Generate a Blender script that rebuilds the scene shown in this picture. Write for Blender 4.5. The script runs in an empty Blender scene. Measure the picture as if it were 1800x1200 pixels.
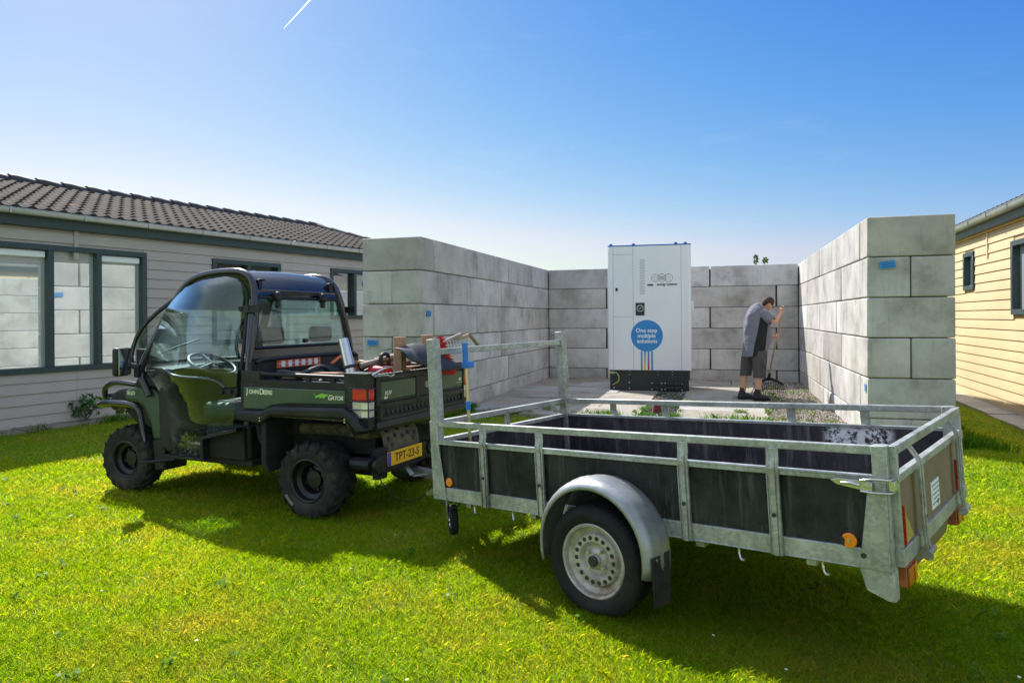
import bpy, bmesh, math, random
import numpy as np
from mathutils import Vector, Matrix
random.seed(7); np.random.seed(7)
R = math.radians
S = bpy.context.scene
COL = S.collection
# ------------------------------------------------------------------ camera
H = 1.42
cam = bpy.data.cameras.new('camera'); camo = bpy.data.objects.new('camera', cam); COL.objects.link(camo)
cam.sensor_width = 36; cam.lens = 25.0; cam.shift_y = -41.75/1800; cam.clip_end = 5000; cam.clip_start = .05
camo.matrix_world = Matrix.Translation((0, 0, H)) @ Matrix.Rotation(.0069, 4, 'Y') @ Matrix.Rotation(R(90), 4, 'X')
S.camera = camo
# ------------------------------------------------------------------ sky and sun
EL = R(45); AZ = R(-32)                       # azimuth from +Y towards +X
SUN = Vector((math.sin(AZ)*math.cos(EL), math.cos(AZ)*math.cos(EL), math.sin(EL)))
W = bpy.data.worlds.new('World'); S.world = W; W.use_nodes = True
nt = W.node_tree; nt.nodes.clear()
wo = nt.nodes.new('ShaderNodeOutputWorld'); bg = nt.nodes.new('ShaderNodeBackground'); sky = nt.nodes.new('ShaderNodeTexSky')
sky.sky_type = 'NISHITA'; sky.sun_disc = False; sky.sun_elevation = EL; sky.sun_rotation = AZ
sky.air_density = 1.25; sky.dust_density = .55; sky.ozone_density = 3.0; sky.altitude = 0
bg.inputs['Strength'].default_value = .13
tc = nt.nodes.new('ShaderNodeTexCoord'); mp = nt.nodes.new('ShaderNodeMapping'); mp.inputs['Scale'].default_value = (1.2, 3.5, 9)
mp.inputs['Rotation'].default_value = (0, .35, .5)
no = nt.nodes.new('ShaderNodeTexNoise'); no.inputs['Scale'].default_value = 1.6; no.inputs['Detail'].default_value = 9; no.inputs['Roughness'].default_value = .62
cr = nt.nodes.new('ShaderNodeValToRGB'); cr.color_ramp.elements[0].position = .60; cr.color_ramp.elements[1].position = .9
cr.color_ramp.elements[1].color = (.16, .16, .16, 1)
mx = nt.nodes.new('ShaderNodeMix'); mx.data_type = 'RGBA'; mx.inputs['B'].default_value = (5.6, 6.3, 7.0, 1)
L = nt.links.new
L(tc.outputs['Generated'], mp.inputs['Vector']); L(mp.outputs[0], no.inputs['Vector']); L(no.outputs['Fac'], cr.inputs[0])
sp_ = nt.nodes.new('ShaderNodeSeparateColor'); cb_ = nt.nodes.new('ShaderNodeCombineColor'); L(sky.outputs[0], sp_.inputs[0])
for i_, (ref, pw, out_) in enumerate(((.75, 2.2, .70), (1.0, 1.35, .82), (1.26, .45, .98))):     # deepen the blue as the photo's processing does
    a_ = nt.nodes.new('ShaderNodeMath'); a_.operation = 'MULTIPLY'; a_.inputs[1].default_value = .13/ref; L(sp_.outputs[i_], a_.inputs[0])
    b_ = nt.nodes.new('ShaderNodeMath'); b_.operation = 'POWER'; b_.inputs[1].default_value = pw; L(a_.outputs[0], b_.inputs[0])
    c_ = nt.nodes.new('ShaderNodeMath'); c_.operation = 'MULTIPLY'; c_.inputs[1].default_value = out_*.71/.13; L(b_.outputs[0], c_.inputs[0])
    L(c_.outputs[0], cb_.inputs[i_])
mn_ = nt.nodes.new('ShaderNodeMath'); mn_.operation = 'MULTIPLY'; mn_.inputs[1].default_value = .90; L(cb_.inputs[1].links[0].from_socket, mn_.inputs[0])
mi_ = nt.nodes.new('ShaderNodeMath'); mi_.operation = 'MINIMUM'; L(cb_.inputs[0].links[0].from_socket, mi_.inputs[0]); L(mn_.outputs[0], mi_.inputs[1]); L(mi_.outputs[0], cb_.inputs[0])
# added ambient fill: sky brightened overhead and behind the viewpoint to lift shade
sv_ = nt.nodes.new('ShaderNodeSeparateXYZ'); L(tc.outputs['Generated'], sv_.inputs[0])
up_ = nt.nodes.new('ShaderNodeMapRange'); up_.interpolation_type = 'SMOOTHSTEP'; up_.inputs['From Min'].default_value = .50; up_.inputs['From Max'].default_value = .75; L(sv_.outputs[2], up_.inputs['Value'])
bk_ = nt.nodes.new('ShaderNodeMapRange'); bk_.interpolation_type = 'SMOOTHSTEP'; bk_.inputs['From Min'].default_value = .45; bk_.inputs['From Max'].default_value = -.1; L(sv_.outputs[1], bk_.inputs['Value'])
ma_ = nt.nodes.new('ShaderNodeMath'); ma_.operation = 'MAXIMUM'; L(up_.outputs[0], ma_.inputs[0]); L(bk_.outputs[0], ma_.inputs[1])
skyfill = nt.nodes.new('ShaderNodeMix'); skyfill.data_type = 'RGBA'; skyfill.inputs['B'].default_value = (1, 1, 1, 1); L(ma_.outputs[0], skyfill.inputs['Factor'])
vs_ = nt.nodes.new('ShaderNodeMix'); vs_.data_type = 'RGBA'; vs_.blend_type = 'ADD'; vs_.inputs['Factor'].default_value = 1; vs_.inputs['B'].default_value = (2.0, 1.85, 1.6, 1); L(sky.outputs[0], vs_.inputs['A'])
L(cb_.outputs[0], skyfill.inputs['A']); L(vs_.outputs['Result'], skyfill.inputs['B'])
L(cr.outputs[0], mx.inputs['Factor']); L(skyfill.outputs['Result'], mx.inputs['A']); L(mx.outputs['Result'], bg.inputs['Color']); L(bg.outputs[0], wo.inputs['Surface'])
sl = bpy.data.lights.new('sun', 'SUN'); sl.energy = 5.0; sl.angle = R(.55); sl.color = (1, .955, .88)
so = bpy.data.objects.new('sun', sl); COL.objects.link(so); so.rotation_euler = (-SUN).to_track_quat('-Z', 'Y').to_euler()
S.view_settings.view_transform = 'Standard'; S.view_settings.look = 'None'; S.view_settings.gamma = 1
S.view_settings.exposure = .55
S.cycles.max_bounces = 10; S.cycles.transparent_max_bounces = 16
# ------------------------------------------------------------------ materials
def nodes(name):
    m = bpy.data.materials.new(name); m.use_nodes = True
    t = m.node_tree; return m, t, t.nodes['Principled BSDF']
def N(t, kind, **kw):
    n = t.nodes.new('ShaderNode'+kind)
    for k, v in kw.items():
        if k in n.inputs: n.inputs[k].default_value = v
        else: setattr(n, k, v)
    return n
def ramp(t, fac, stops):
    r = N(t, 'ValToRGB'); e = r.color_ramp.elements
    while len(e) < len(stops): e.new(.5)
    for i, (p, c) in enumerate(stops):
        e[i].position = p; e[i].color = (*c, 1) if len(c) == 3 else c
    t.links.new(fac, r.inputs[0]); return r
def mixc(t, fac, a, b, mode='MIX'):
    m = N(t, 'Mix', data_type='RGBA', blend_type=mode)
    for s, v in (('Factor', fac), ('A', a), ('B', b)):
        if hasattr(v, 'links'): t.links.new(v, m.inputs[s])
        else: m.inputs[s].default_value = v if s == 'Factor' else (*v, 1)
    return m.outputs['Result']
def bump(t, p, h, dist=.01, strength=.5):
    b = N(t, 'Bump'); b.inputs['Distance'].default_value = dist; b.inputs['Strength'].default_value = strength
    t.links.new(h, b.inputs['Height']); t.links.new(b.outputs[0], p.inputs['Normal']); return b
def mat(name, c, rough=.5, metal=0, var=.18, sc=6, dirt=None, dsc=3, dlo=.5, dhi=.75, bmp=0, bsc=60, coat=0, space='Object', spec=.5):
    m, t, p = nodes(name); l = t.links.new
    co = N(t, 'TexCoord').outputs[space] if space != 'World' else N(t, 'NewGeometry').outputs['Position']
    n1 = N(t, 'TexNoise', Scale=sc, Detail=6, Roughness=.65); l(co, n1.inputs['Vector'])
    lo = [max(0, x*(1-var)) for x in c]; hi = [min(1, x*(1+var)) for x in c]
    col = ramp(t, n1.outputs['Fac'], [(.3, lo), (.7, hi)]).outputs[0]
    if dirt:
        n2 = N(t, 'TexNoise', Scale=dsc, Detail=8, Roughness=.7); l(co, n2.inputs['Vector'])
        f = ramp(t, n2.outputs['Fac'], [(dlo, (0, 0, 0)), (dhi, (1, 1, 1))]).outputs[0]
        col = mixc(t, f, col, dirt)
    l(col, p.inputs['Base Color'])
    rr = N(t, 'MapRange'); rr.inputs['To Min'].default_value = max(.03, rough-.12); rr.inputs['To Max'].default_value = min(1, rough+.15)
    l(n1.outputs['Fac'], rr.inputs['Value']); l(rr.outputs[0], p.inputs['Roughness'])
    p.inputs['Metallic'].default_value = metal; p.inputs['Specular IOR Level'].default_value = spec
    if coat: p.inputs['Coat Weight'].default_value = coat; p.inputs['Coat Roughness'].default_value = .08
    if bmp:
        n3 = N(t, 'TexNoise', Scale=bsc, Detail=4, Roughness=.6); l(co, n3.inputs['Vector']); bump(t, p, n3.outputs['Fac'], bmp, .6)
    return m
def concrete(name, base, warm, pale):
    m, t, p = nodes(name); l = t.links.new
    co = N(t, 'NewGeometry').outputs['Position']; oi = N(t, 'ObjectInfo')
    off = N(t, 'VectorMath', operation='SCALE'); off.inputs[0].default_value = (37, 91, 53); l(oi.outputs['Random'], off.inputs['Scale'])
    ad = N(t, 'VectorMath', operation='ADD'); l(co, ad.inputs[0]); l(off.outputs[0], ad.inputs[1]); v = ad.outputs[0]
    big = N(t, 'TexNoise', Scale=1.6, Detail=7, Roughness=.65); l(v, big.inputs['Vector'])
    col = ramp(t, big.outputs['Fac'], [(.3, warm), (.48, base), (.68, pale)]).outputs[0]
    tint = ramp(t, oi.outputs['Random'], [(0, (.60, .59, .57)), (.25, (1.0, 1.0, 1.0)), (.45, (.72, .69, .64)), (.7, (.95, .95, .94)), (.85, (.70, .70, .70)), (1, (1.08, 1.08, 1.08))]).outputs[0]
    col = mixc(t, 1.0, col, tint, 'MULTIPLY')
    ms = N(t, 'Mapping'); ms.inputs['Scale'].default_value = (9, 9, .8); l(v, ms.inputs['Vector'])
    st = N(t, 'TexNoise', Scale=1.5, Detail=6, Roughness=.6); l(ms.outputs[0], st.inputs['Vector'])
    f = ramp(t, st.outputs['Fac'], [(.56, (0, 0, 0)), (.74, (.42, .42, .42))]).outputs[0]
    col = mixc(t, f, col, [x*.6 for x in warm])
    bl = N(t, 'TexNoise', Scale=2.7, Detail=9, Roughness=.75); l(v, bl.inputs['Vector'])
    f = ramp(t, bl.outputs['Fac'], [(.57, (0, 0, 0)), (.66, (.7, .7, .7))]).outputs[0]
    col = mixc(t, f, col, [x*.55 for x in base])
    vo = N(t, 'TexVoronoi', Scale=26, Randomness=1); l(v, vo.inputs['Vector'])
    n4 = N(t, 'TexNoise', Scale=4, Detail=3); l(v, n4.inputs['Vector'])
    th = N(t, 'Math', operation='MULTIPLY'); l(vo.outputs['Distance'], th.inputs[0]); th.inputs[1].default_value = 1
    pit = ramp(t, th.outputs[0], [(.06, (1, 1, 1)), (.13, (0, 0, 0))]).outputs[0]
    gate = ramp(t, n4.outputs['Fac'], [(.52, (0, 0, 0)), (.6, (1, 1, 1))]).outputs[0]
    pg = mixc(t, 1.0, pit, gate, 'MULTIPLY')
    col = mixc(t, pg, col, [x*.35 for x in base])
    l(col, p.inputs['Base Color']); p.inputs['Roughness'].default_value = .9
    fn = N(t, 'TexNoise', Scale=45, Detail=6, Roughness=.7); l(v, fn.inputs['Vector'])
    hh = mixc(t, pg, fn.outputs['Fac'], (0, 0, 0)); bump(t, p, hh, .006, .45)
    return m
M = {}
M['concrete'] = concrete('cast concrete', (.54, .52, .495), (.33, .305, .27), (.69, .67, .64))
M['slab'] = concrete('paving slab', (.33, .295, .25), (.20, .175, .14), (.42, .385, .335))
M['palelslab'] = concrete('pale paving slab', (.48, .465, .44), (.38, .36, .33), (.56, .55, .54))
def galv():
    m, t, p = nodes('galvanised steel'); l = t.links.new
    co = N(t, 'TexCoord').outputs['Object']
    vo = N(t, 'TexVoronoi', Scale=70); l(co, vo.inputs['Vector'])
    n = N(t, 'TexNoise', Scale=5, Detail=9, Roughness=.72); l(co, n.inputs['Vector'])
    c = ramp(t, n.outputs['Fac'], [(.3, (.22, .235, .22)), (.5, (.39, .41, .39)), (.7, (.54, .56, .54))]).outputs[0]
    sp = ramp(t, vo.outputs['Color'], [(.2, (.85, .85, .85)), (.8, (1.12, 1.12, 1.12))]).outputs[0]
    c = mixc(t, 1.0, c, sp, 'MULTIPLY')
    n2 = N(t, 'TexNoise', Scale=16, Detail=8, Roughness=.8); l(co, n2.inputs['Vector'])
    f = ramp(t, n2.outputs['Fac'], [(.58, (0, 0, 0)), (.72, (.6, .6, .6))]).outputs[0]
    c = mixc(t, f, c, (.16, .15, .12))
    l(c, p.inputs['Base Color']); p.inputs['Metallic'].default_value = .55
    rr = N(t, 'MapRange'); rr.inputs['To Min'].default_value = .38; rr.inputs['To Max'].default_value = .62; l(n.outputs['Fac'], rr.inputs['Value']); l(rr.outputs[0], p.inputs['Roughness'])
    bump(t, p, n2.outputs['Fac'], .002, .35)
    return m
M['galv'] = galv()
M['mudguard'] = mat('dull zinc sheet', (.36, .38, .40), .42, .6, .2, 5, (.2, .2, .19), 6, .5, .8, .002, 30)
def plyboard(name, base, hi, streak):
    m, t, p = nodes(name); l = t.links.new
    co = N(t, 'TexCoord').outputs['Object']
    n = N(t, 'TexNoise', Scale=4, Detail=8, Roughness=.7); l(co, n.inputs['Vector'])
    c = ramp(t, n.outputs['Fac'], [(.35, base), (.7, hi)]).outputs[0]
    mm = N(t, 'Mapping'); mm.inputs['Scale'].default_value = (22, 22, 2.2); l(co, mm.inputs['Vector'])
    n2 = N(t, 'TexNoise', Scale=1.0, Detail=7, Roughness=.7); l(mm.outputs[0], n2.inputs['Vector'])
    f = ramp(t, n2.outputs['Fac'], [(.53, (0, 0, 0)), (.72, (.65, .65, .65))]).outputs[0]; c = mixc(t, f, c, streak)
    n3 = N(t, 'TexNoise', Scale=38, Detail=5, Roughness=.8); l(co, n3.inputs['Vector'])
    f = ramp(t, n3.outputs['Fac'], [(.68, (0, 0, 0)), (.76, (.5, .5, .5))]).outputs[0]; c = mixc(t, f, c, [min(1, x*3+.08) for x in hi])
    vs = N(t, 'TexVoronoi', Scale=3.2, feature='DISTANCE_TO_EDGE'); wn = N(t, 'TexNoise', Scale=3, Detail=4); l(co, wn.inputs['Vector']); wa = mixc(t, .35, (0, 0, 0), (1, 1, 1)); ad_ = N(t, 'VectorMath', operation='ADD'); l(mm.outputs[0], ad_.inputs[0]); l(wn.outputs['Color'], ad_.inputs[1]); sc2 = N(t, 'VectorMath', operation='SCALE'); sc2.inputs['Scale'].default_value = .22; l(ad_.outputs[0], sc2.inputs[0]); l(sc2.outputs[0], vs.inputs['Vector'])
    f = ramp(t, vs.outputs['Distance'], [(.008, (.5, .5, .5)), (.02, (0, 0, 0))]).outputs[0]; gt = ramp(t, n.outputs['Fac'], [(.5, (0, 0, 0)), (.6, (1, 1, 1))]).outputs[0]; c = mixc(t, mixc(t, 1.0, f, gt, 'MULTIPLY'), c, [x*.25 for x in base])
    l(c, p.inputs['Base Color']); p.inputs['Roughness'].default_value = .6; p.inputs['Specular IOR Level'].default_value = .22; bump(t, p, n3.outputs['Fac'], .002, .3)
    return m, t, p, co, c
M['ply'] = plyboard('dark film faced plywood', (.008, .010, .010), (.045, .048, .042), (.13, .13, .115))[0]
def plyin():
    m, t, p, co, c = plyboard('scuffed inner plywood', (.022, .018, .022), (.075, .064, .07), (.20, .185, .19)); l = t.links.new
    sx = N(t, 'SeparateXYZ'); l(co, sx.inputs[0])
    def band(o, a, b, w):
        mr = N(t, 'MapRange', interpolation_type='SMOOTHSTEP'); mr.inputs['From Min'].default_value = a-w; mr.inputs['From Max'].default_value = a; l(o, mr.inputs['Value'])
        m2 = N(t, 'MapRange', interpolation_type='SMOOTHSTEP'); m2.inputs['From Min'].default_value = b; m2.inputs['From Max'].default_value = b+w; m2.inputs['To Min'].default_value = 1; m2.inputs['To Max'].default_value = 0; l(o, m2.inputs['Value'])
        q = N(t, 'Math', operation='MULTIPLY'); l(mr.outputs[0], q.inputs[0]); l(m2.outputs[0], q.inputs[1]); return q.outputs[0]
    bx = band(sx.outputs[0], .33, .62, .06); bz = band(sx.outputs[2], .24, .32, .04)
    q = N(t, 'Math', operation='MULTIPLY'); l(bx, q.inputs[0]); l(bz, q.inputs[1])
    n = N(t, 'TexNoise', Scale=26, Detail=9, Roughness=.75); l(co, n.inputs['Vector'])
    f = ramp(t, n.outputs['Fac'], [(.44, (0, 0, 0)), (.52, (1, 1, 1))]).outputs[0]
    q2 = N(t, 'Math', operation='MULTIPLY'); l(q.outputs[0], q2.inputs[0]); l(f, q2.inputs[1])
    l(mixc(t, q2.outputs[0], c, (.75, .75, .76)), p.inputs['Base Color']); return m
M['plyin'] = plyin()
M['plytan'] = mat('brown plywood tailgate board', (.20, .145, .09), .6, 0, .25, 7, (.28, .22, .15), 3, .5, .8, .001, 80)
M['black'] = mat('black textured plastic', (.011, .012, .015), .45, 0, .25, 12, (.042, .039, .033), 4, .47, .78, .001, 220, spec=.35)
M['blackgloss'] = mat('black painted steel', (.012, .013, .018), .22, 0, .2, 9, coat=.5)
M['under'] = mat('muddy black underbody', (.012, .012, .012), .8, 0, .3, 9, (.05, .042, .03), 6, .5, .8, .002, 60)
M['mud'] = mat('mud caked plastic', (.10, .085, .035), .9, 0, .4, 14, (.03, .03, .02), 18, .45, .6, .003, 70)
M['green'] = mat('dark green body plastic', (.040, .080, .040), .38, 0, .12, 4, (.085, .105, .07), 5, .46, .8, .0005, 200)
M['rubber'] = mat('dusty tyre rubber', (.013, .014, .015), .75, 0, .3, 8, (.045, .041, .034), 5, .52, .85, .002, 90, spec=.3)
M['rubberwall'] = mat('dusty tyre sidewall', (.022, .022, .021), .8, 0, .3, 8, (.075, .065, .05), 7, .45, .8, .002, 90, spec=.3)
M['rimblack'] = mat('black wheel rim', (.012, .013, .016), .4, .2, .3, 9, (.05, .045, .04), 7, .55, .9)
M['rimgrey'] = mat('grimy silver wheel rim', (.50, .49, .46), .5, .5, .2, 9, (.22, .13, .09), 7, .46, .72, .001, 60)
M['chrome'] = mat('bright steel', (.62, .63, .64), .25, .95, .1, 9)
M['bolt'] = mat('dark bolt', (.05, .05, .06), .4, .5)
M['cream'] = mat('cream lettering', (.80, .78, .55), .5, 0, .04)
M['greenlogo'] = mat('lime green decal', (.25, .55, .06), .5, 0, .1)
M['plate'] = mat('yellow plate', (.95, .50, .02), .4, 0, .06, 30)
M['ink'] = mat('black ink', (.02, .02, .022), .5, 0, .05)
M['blue'] = mat('blue print', (.02, .22, .60), .4, 0, .08)
M['labelblue'] = mat('blue paper label', (.02, .26, .62), .6, 0, .3, 40)
M['navy'] = mat('dark blue strip', (.03, .06, .35), .5)
M['white'] = mat('white powder coat', (.80, .81, .83), .38, 0, .03, 2)
M['whiteprint'] = mat('white print', (.82, .84, .86), .5, 0, .03)
M['grill'] = mat('dark vent slot', (.03, .03, .035), .6)
M['bluetop'] = mat('blue lid', (.02, .10, .45), .4)
M['cabbase'] = mat('black steel plinth', (.012, .018, .022), .38, 0, .2, 3)
M['reflred'] = mat('red reflector', (.55, .02, .02), .25, 0, .15, 60, coat=.6)
M['reflyel'] = mat('faded reflector film', (.42, .34, .10), .5, 0, .3, 40)
M['amber'] = mat('orange reflector', (.95, .26, .01), .25, 0, .12, 60, coat=.6)
M['seatvinyl'] = mat('dusty yellow green seat vinyl', (.03, .03, .028), .5, 0, .2, 9)
M['dimamber'] = mat('dull orange lamp lens', (.42, .10, .01), .3, 0, .2, 40)
M['redlamp'] = mat('red lamp lens', (.62, .01, .015), .15, 0, .2, 40, coat=.8)
M['clearlamp'] = mat('clear lamp lens', (.62, .60, .50), .15, .2, .2, 40, coat=.8)
M['orangewood'] = mat('weathered orange lamp body', (.45, .14, .05), .6, 0, .3, 20)
M['trim'] = mat('dark green painted timber', (.028, .052, .056), .5, 0, .15, 8, (.05, .075, .08), 9, .5, .8, .001, 60)
M['zinc'] = mat('zinc gutter', (.42, .44, .45), .4, .7, .15, 5, (.5, .49, .45), 8, .5, .8)
def siding(name, c, space='Object'):
    m, t, p = nodes(name); l = t.links.new
    co = N(t, 'TexCoord').outputs['Object']
    mm = N(t, 'Mapping'); mm.inputs['Scale'].default_value = (1.2, 20, 26); l(co, mm.inputs['Vector'])
    n = N(t, 'TexNoise', Scale=3, Detail=8, Roughness=.7); l(mm.outputs[0], n.inputs['Vector'])
    n2 = N(t, 'TexNoise', Scale=.9, Detail=5); l(co, n2.inputs['Vector'])
    a = ramp(t, n.outputs['Fac'], [(.3, [x*.9 for x in c]), (.7, [min(1, x*1.07) for x in c])]).outputs[0]
    b = ramp(t, n2.outputs['Fac'], [(.3, (.88, .87, .86)), (.7, (1.04, 1.04, 1.04))]).outputs[0]
    l(mixc(t, 1.0, a, b, 'MULTIPLY'), p.inputs['Base Color']); p.inputs['Roughness'].default_value = .75
    bump(t, p, n.outputs['Fac'], .004, .6); return m
M['greige'] = siding('greige woodgrain cladding', (.45, .405, .375))
M['yellow'] = siding('pale yellow woodgrain cladding', (.62, .475, .27))
M['ochre'] = mat('ochre painted trim', (.62, .34, .03), .6)
def tiles():
    m, t, p = nodes('weathered concrete roof tile'); l = t.links.new
    co = N(t, 'TexCoord').outputs['Object']
    n = N(t, 'TexNoise', Scale=2.4, Detail=8, Roughness=.7); l(co, n.inputs['Vector'])
    c = ramp(t, n.outputs['Fac'], [(.3, (.038, .032, .030)), (.55, (.066, .055, .050)), (.75, (.098, .082, .074))]).outputs[0]
    n2 = N(t, 'TexNoise', Scale=11, Detail=6, Roughness=.8); l(co, n2.inputs['Vector'])
    f = ramp(t, n2.outputs['Fac'], [(.66, (0, 0, 0)), (.72, (1, 1, 1))]).outputs[0]; c = mixc(t, f, c, (.18, .16, .12))
    n3 = N(t, 'TexNoise', Scale=2.2, Detail=2); l(co, n3.inputs['Vector'])
    f = ramp(t, n3.outputs['Fac'], [(.72, (0, 0, 0)), (.74, (.6, .6, .6))]).outputs[0]; c = mixc(t, f, c, (.38, .2, .07))
    l(c, p.inputs['Base Color']); p.inputs['Roughness'].default_value = .9; p.inputs['Specular IOR Level'].default_value = .15; bump(t, p, n2.outputs['Fac'], .003, .5); return m
M['tile'] = tiles()
M['ridge'] = mat('dark ridge tile', (.03, .032, .04), .6, 0, .3, 12, (.42, .38, .33), 16, .62, .68, .003, 40)
def glass(name, tint, gloss, rough=.02, dirt=True, back=None):
    m, t, p = nodes(name); l = t.links.new; t.nodes.remove(p); out = t.nodes['Material Output']
    g = N(t, 'BsdfGlossy', Roughness=rough); g.inputs['Color'].default_value = (.9, .97, .97, 1)
    if back: b = N(t, 'BsdfDiffuse'); b.inputs['Color'].default_value = (*back, 1)
    else: b = N(t, 'BsdfTransparent'); b.inputs['Color'].default_value = (*tint, 1)
    lw = N(t, 'Fresnel', IOR=1.5); mr = N(t, 'MapRange'); mr.inputs['To Min'].default_value = gloss; mr.inputs['To Max'].default_value = .95
    l(lw.outputs[0], mr.inputs['Value'])
    ms = N(t, 'MixShader'); l(mr.outputs[0], ms.inputs[0]); l(b.outputs[0], ms.inputs[1]); l(g.outputs[0], ms.inputs[2]); res = ms.outputs[0]
    if dirt:
        co = N(t, 'TexCoord').outputs['Object']
        n = N(t, 'TexNoise', Scale=80, Detail=6, Roughness=.8); l(co, n.inputs['Vector'])
        n2 = N(t, 'TexNoise', Scale=3, Detail=4); l(co, n2.inputs['Vector'])
        sz = N(t, 'SeparateXYZ'); l(co, sz.inputs[0])
        low = N(t, 'MapRange'); low.inputs['From Min'].default_value = .35; low.inputs['From Max'].default_value = 1.05; low.inputs['To Min'].default_value = .12; low.inputs['To Max'].default_value = -.06; l(sz.outputs[2], low.inputs['Value'])
        a = N(t, 'Math', operation='ADD'); l(n.outputs['Fac'], a.inputs[0]); l(low.outputs[0], a.inputs[1])
        b2 = N(t, 'Math', operation='MULTIPLY'); l(n2.outputs['Fac'], b2.inputs[0]); b2.inputs[1].default_value = .12
        c = N(t, 'Math', operation='ADD'); l(a.outputs[0], c.inputs[0]); l(b2.outputs[0], c.inputs[1])
        f = ramp(t, c.outputs[0], [(.70, (.02, .02, .02)), (.75, (.55, .55, .55))]).outputs[0]
        d = N(t, 'BsdfDiffuse'); d.inputs['Color'].default_value = (.42, .48, .44, 1)
        m2 = N(t, 'MixShader'); l(f, m2.inputs[0]); l(res, m2.inputs[1]); l(d.outputs[0], m2.inputs[2]); res = m2.outputs[0]
    if not back:      # the inner face of the pane only transmits
        bf = N(t, 'NewGeometry').outputs['Backfacing']; tp = N(t, 'BsdfTransparent'); m3 = N(t, 'MixShader'); l(bf, m3.inputs[0]); l(res, m3.inputs[1]); l(tp.outputs[0], m3.inputs[2]); res = m3.outputs[0]
    l(res, out.inputs['Surface']); return m
M['cabglass'] = glass('tinted cab glazing', (.66, .88, .86), .06)
M['shieldglass'] = glass('clear windscreen', (.86, .93, .92), .06)
M['winglass'] = glass('coated window glass', None, .50, .012, False, (.62, .66, .65))
M['windark'] = glass('dark window glass', None, .16, .01, False, (.012, .015, .016))
M['winclear'] = glass('window glass', (.8, .85, .85), .22, .01, False)
M['mirror'] = glass('mirror glass', None, .9, .01, False, (.1, .1, .1))
M['skin'] = mat('skin', (.58, .31, .21), .5, 0, .08, 12); M['skin'].node_tree.nodes['Principled BSDF'].inputs['Subsurface Weight'].default_value = .08
def jersey():
    m, t, p = nodes('grey jersey with black flank panels'); l = t.links.new; co = N(t, 'TexCoord').outputs['Object']; sx = N(t, 'SeparateXYZ'); l(co, sx.inputs[0])
    def mth(op, a, b=None):
        n = N(t, 'Math', operation=op)
        for i, v in enumerate((a, b)):
            if v is None: continue
            if hasattr(v, 'links'): l(v, n.inputs[i])
            else: n.inputs[i].default_value = v
        return n.outputs[0]
    x, y, z = sx.outputs
    zz = mth('SUBTRACT', z, .8); xl = mth('ADD', mth('MULTIPLY', zz, .19), -.10); xr = mth('ADD', mth('MULTIPLY', zz, .12), .10)
    k = mth('MULTIPLY', mth('MULTIPLY', mth('GREATER_THAN', x, xl), mth('LESS_THAN', x, xr)), mth('LESS_THAN', z, 1.43))
    l(mixc(t, k, (.175, .175, .215), (.012, .012, .015)), p.inputs['Base Color']); p.inputs['Roughness'].default_value = .85
    n = N(t, 'TexNoise', Scale=9, Detail=3); l(co, n.inputs['Vector']); bump(t, p, n.outputs['Fac'], .05, .7); return m
M['shirt'] = jersey()
M['shirtblack'] = mat('black jersey', (.018, .018, .021), .85, 0, .2, 9, bmp=.01, bsc=9)
M['shorts'] = mat('dark grey work cloth', (.075, .068, .064), .9, 0, .15, 9, bmp=.012, bsc=11)
M['hair'] = mat('short brown hair', (.055, .028, .018), .8, 0, .4, 60, bmp=.006, bsc=160)
M['boot'] = mat('black leather', (.02, .02, .022), .6, 0, .2, 20)
M['wood'] = mat('pale sawn timber', (.40, .24, .15), .8, 0, .2, 8, (.26, .14, .085), 14, .5, .7)
M['handle'] = mat('worn ash handle', (.42, .30, .18), .6, 0, .18, 9, (.28, .22, .16), 20)
M['greyhandle'] = mat('weathered grey handle', (.30, .25, .21), .6, 0, .18, 9)
M['teal'] = mat('teal plastic', (.01, .22, .27), .35, 0, .1)
M['silver'] = mat('silver tube', (.62, .62, .64), .22, .8, .1)
M['redp'] = mat('red plastic', (.48, .015, .02), .35, 0, .12)
M['bristle'] = mat('red bristle', (.62, .03, .03), .6, 0, .3, 90)
M['orange'] = mat('orange sling', (.60, .12, .05), .7)
M['gold'] = mat('brass coloured pole', (.62, .50, .28), .28, .7, .1)
M['bluep'] = mat('bright blue plastic', (.01, .19, .62), .35)
M['gravel'] = mat('gravel', (.27, .245, .22), .9, 0, .55, 3)
M['darkgravel'] = mat('dark gravel', (.11, .11, .12), .9, 0, .6, 3)
M['mud2'] = mat('muddy heat shield', (.15, .125, .085), .75, .1, .3, 9, (.03, .03, .03), 7, .5, .8, .002, 60)
M['shovel'] = mat('worn black steel', (.014, .015, .016), .6, .1, .3, 9, (.15, .14, .13), 8, .52, .75)
M['darkteal'] = mat('dark green canvas', (.008, .03, .03), .9, 0, .3, 9)
M['bluedisc'] = mat('blue disc print', (.03, .24, .58), .4, 0, .03)
M['duct'] = mat('dark red duct', (.22, .05, .045), .6); M['greenhose'] = mat('pale green pipe', (.30, .36, .16), .6); M['limecable'] = mat('yellow green cable', (.35, .5, .08), .5)
def fadem(name, top, bot):
    m, t, p = nodes(name); co = N(t, 'TexCoord').outputs['Object']; sx = N(t, 'SeparateXYZ'); t.links.new(co, sx.inputs[0])
    mr = N(t, 'MapRange'); mr.inputs['From Min'].default_value = .5; mr.inputs['From Max'].default_value = .76; t.links.new(sx.outputs[2], mr.inputs['Value'])
    t.links.new(ramp(t, mr.outputs[0], [(0, bot), (1, top)]).outputs[0], p.inputs['Base Color']); p.inputs['Roughness'].default_value = .4; return m
BL_ = (.03, .24, .58)
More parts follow.
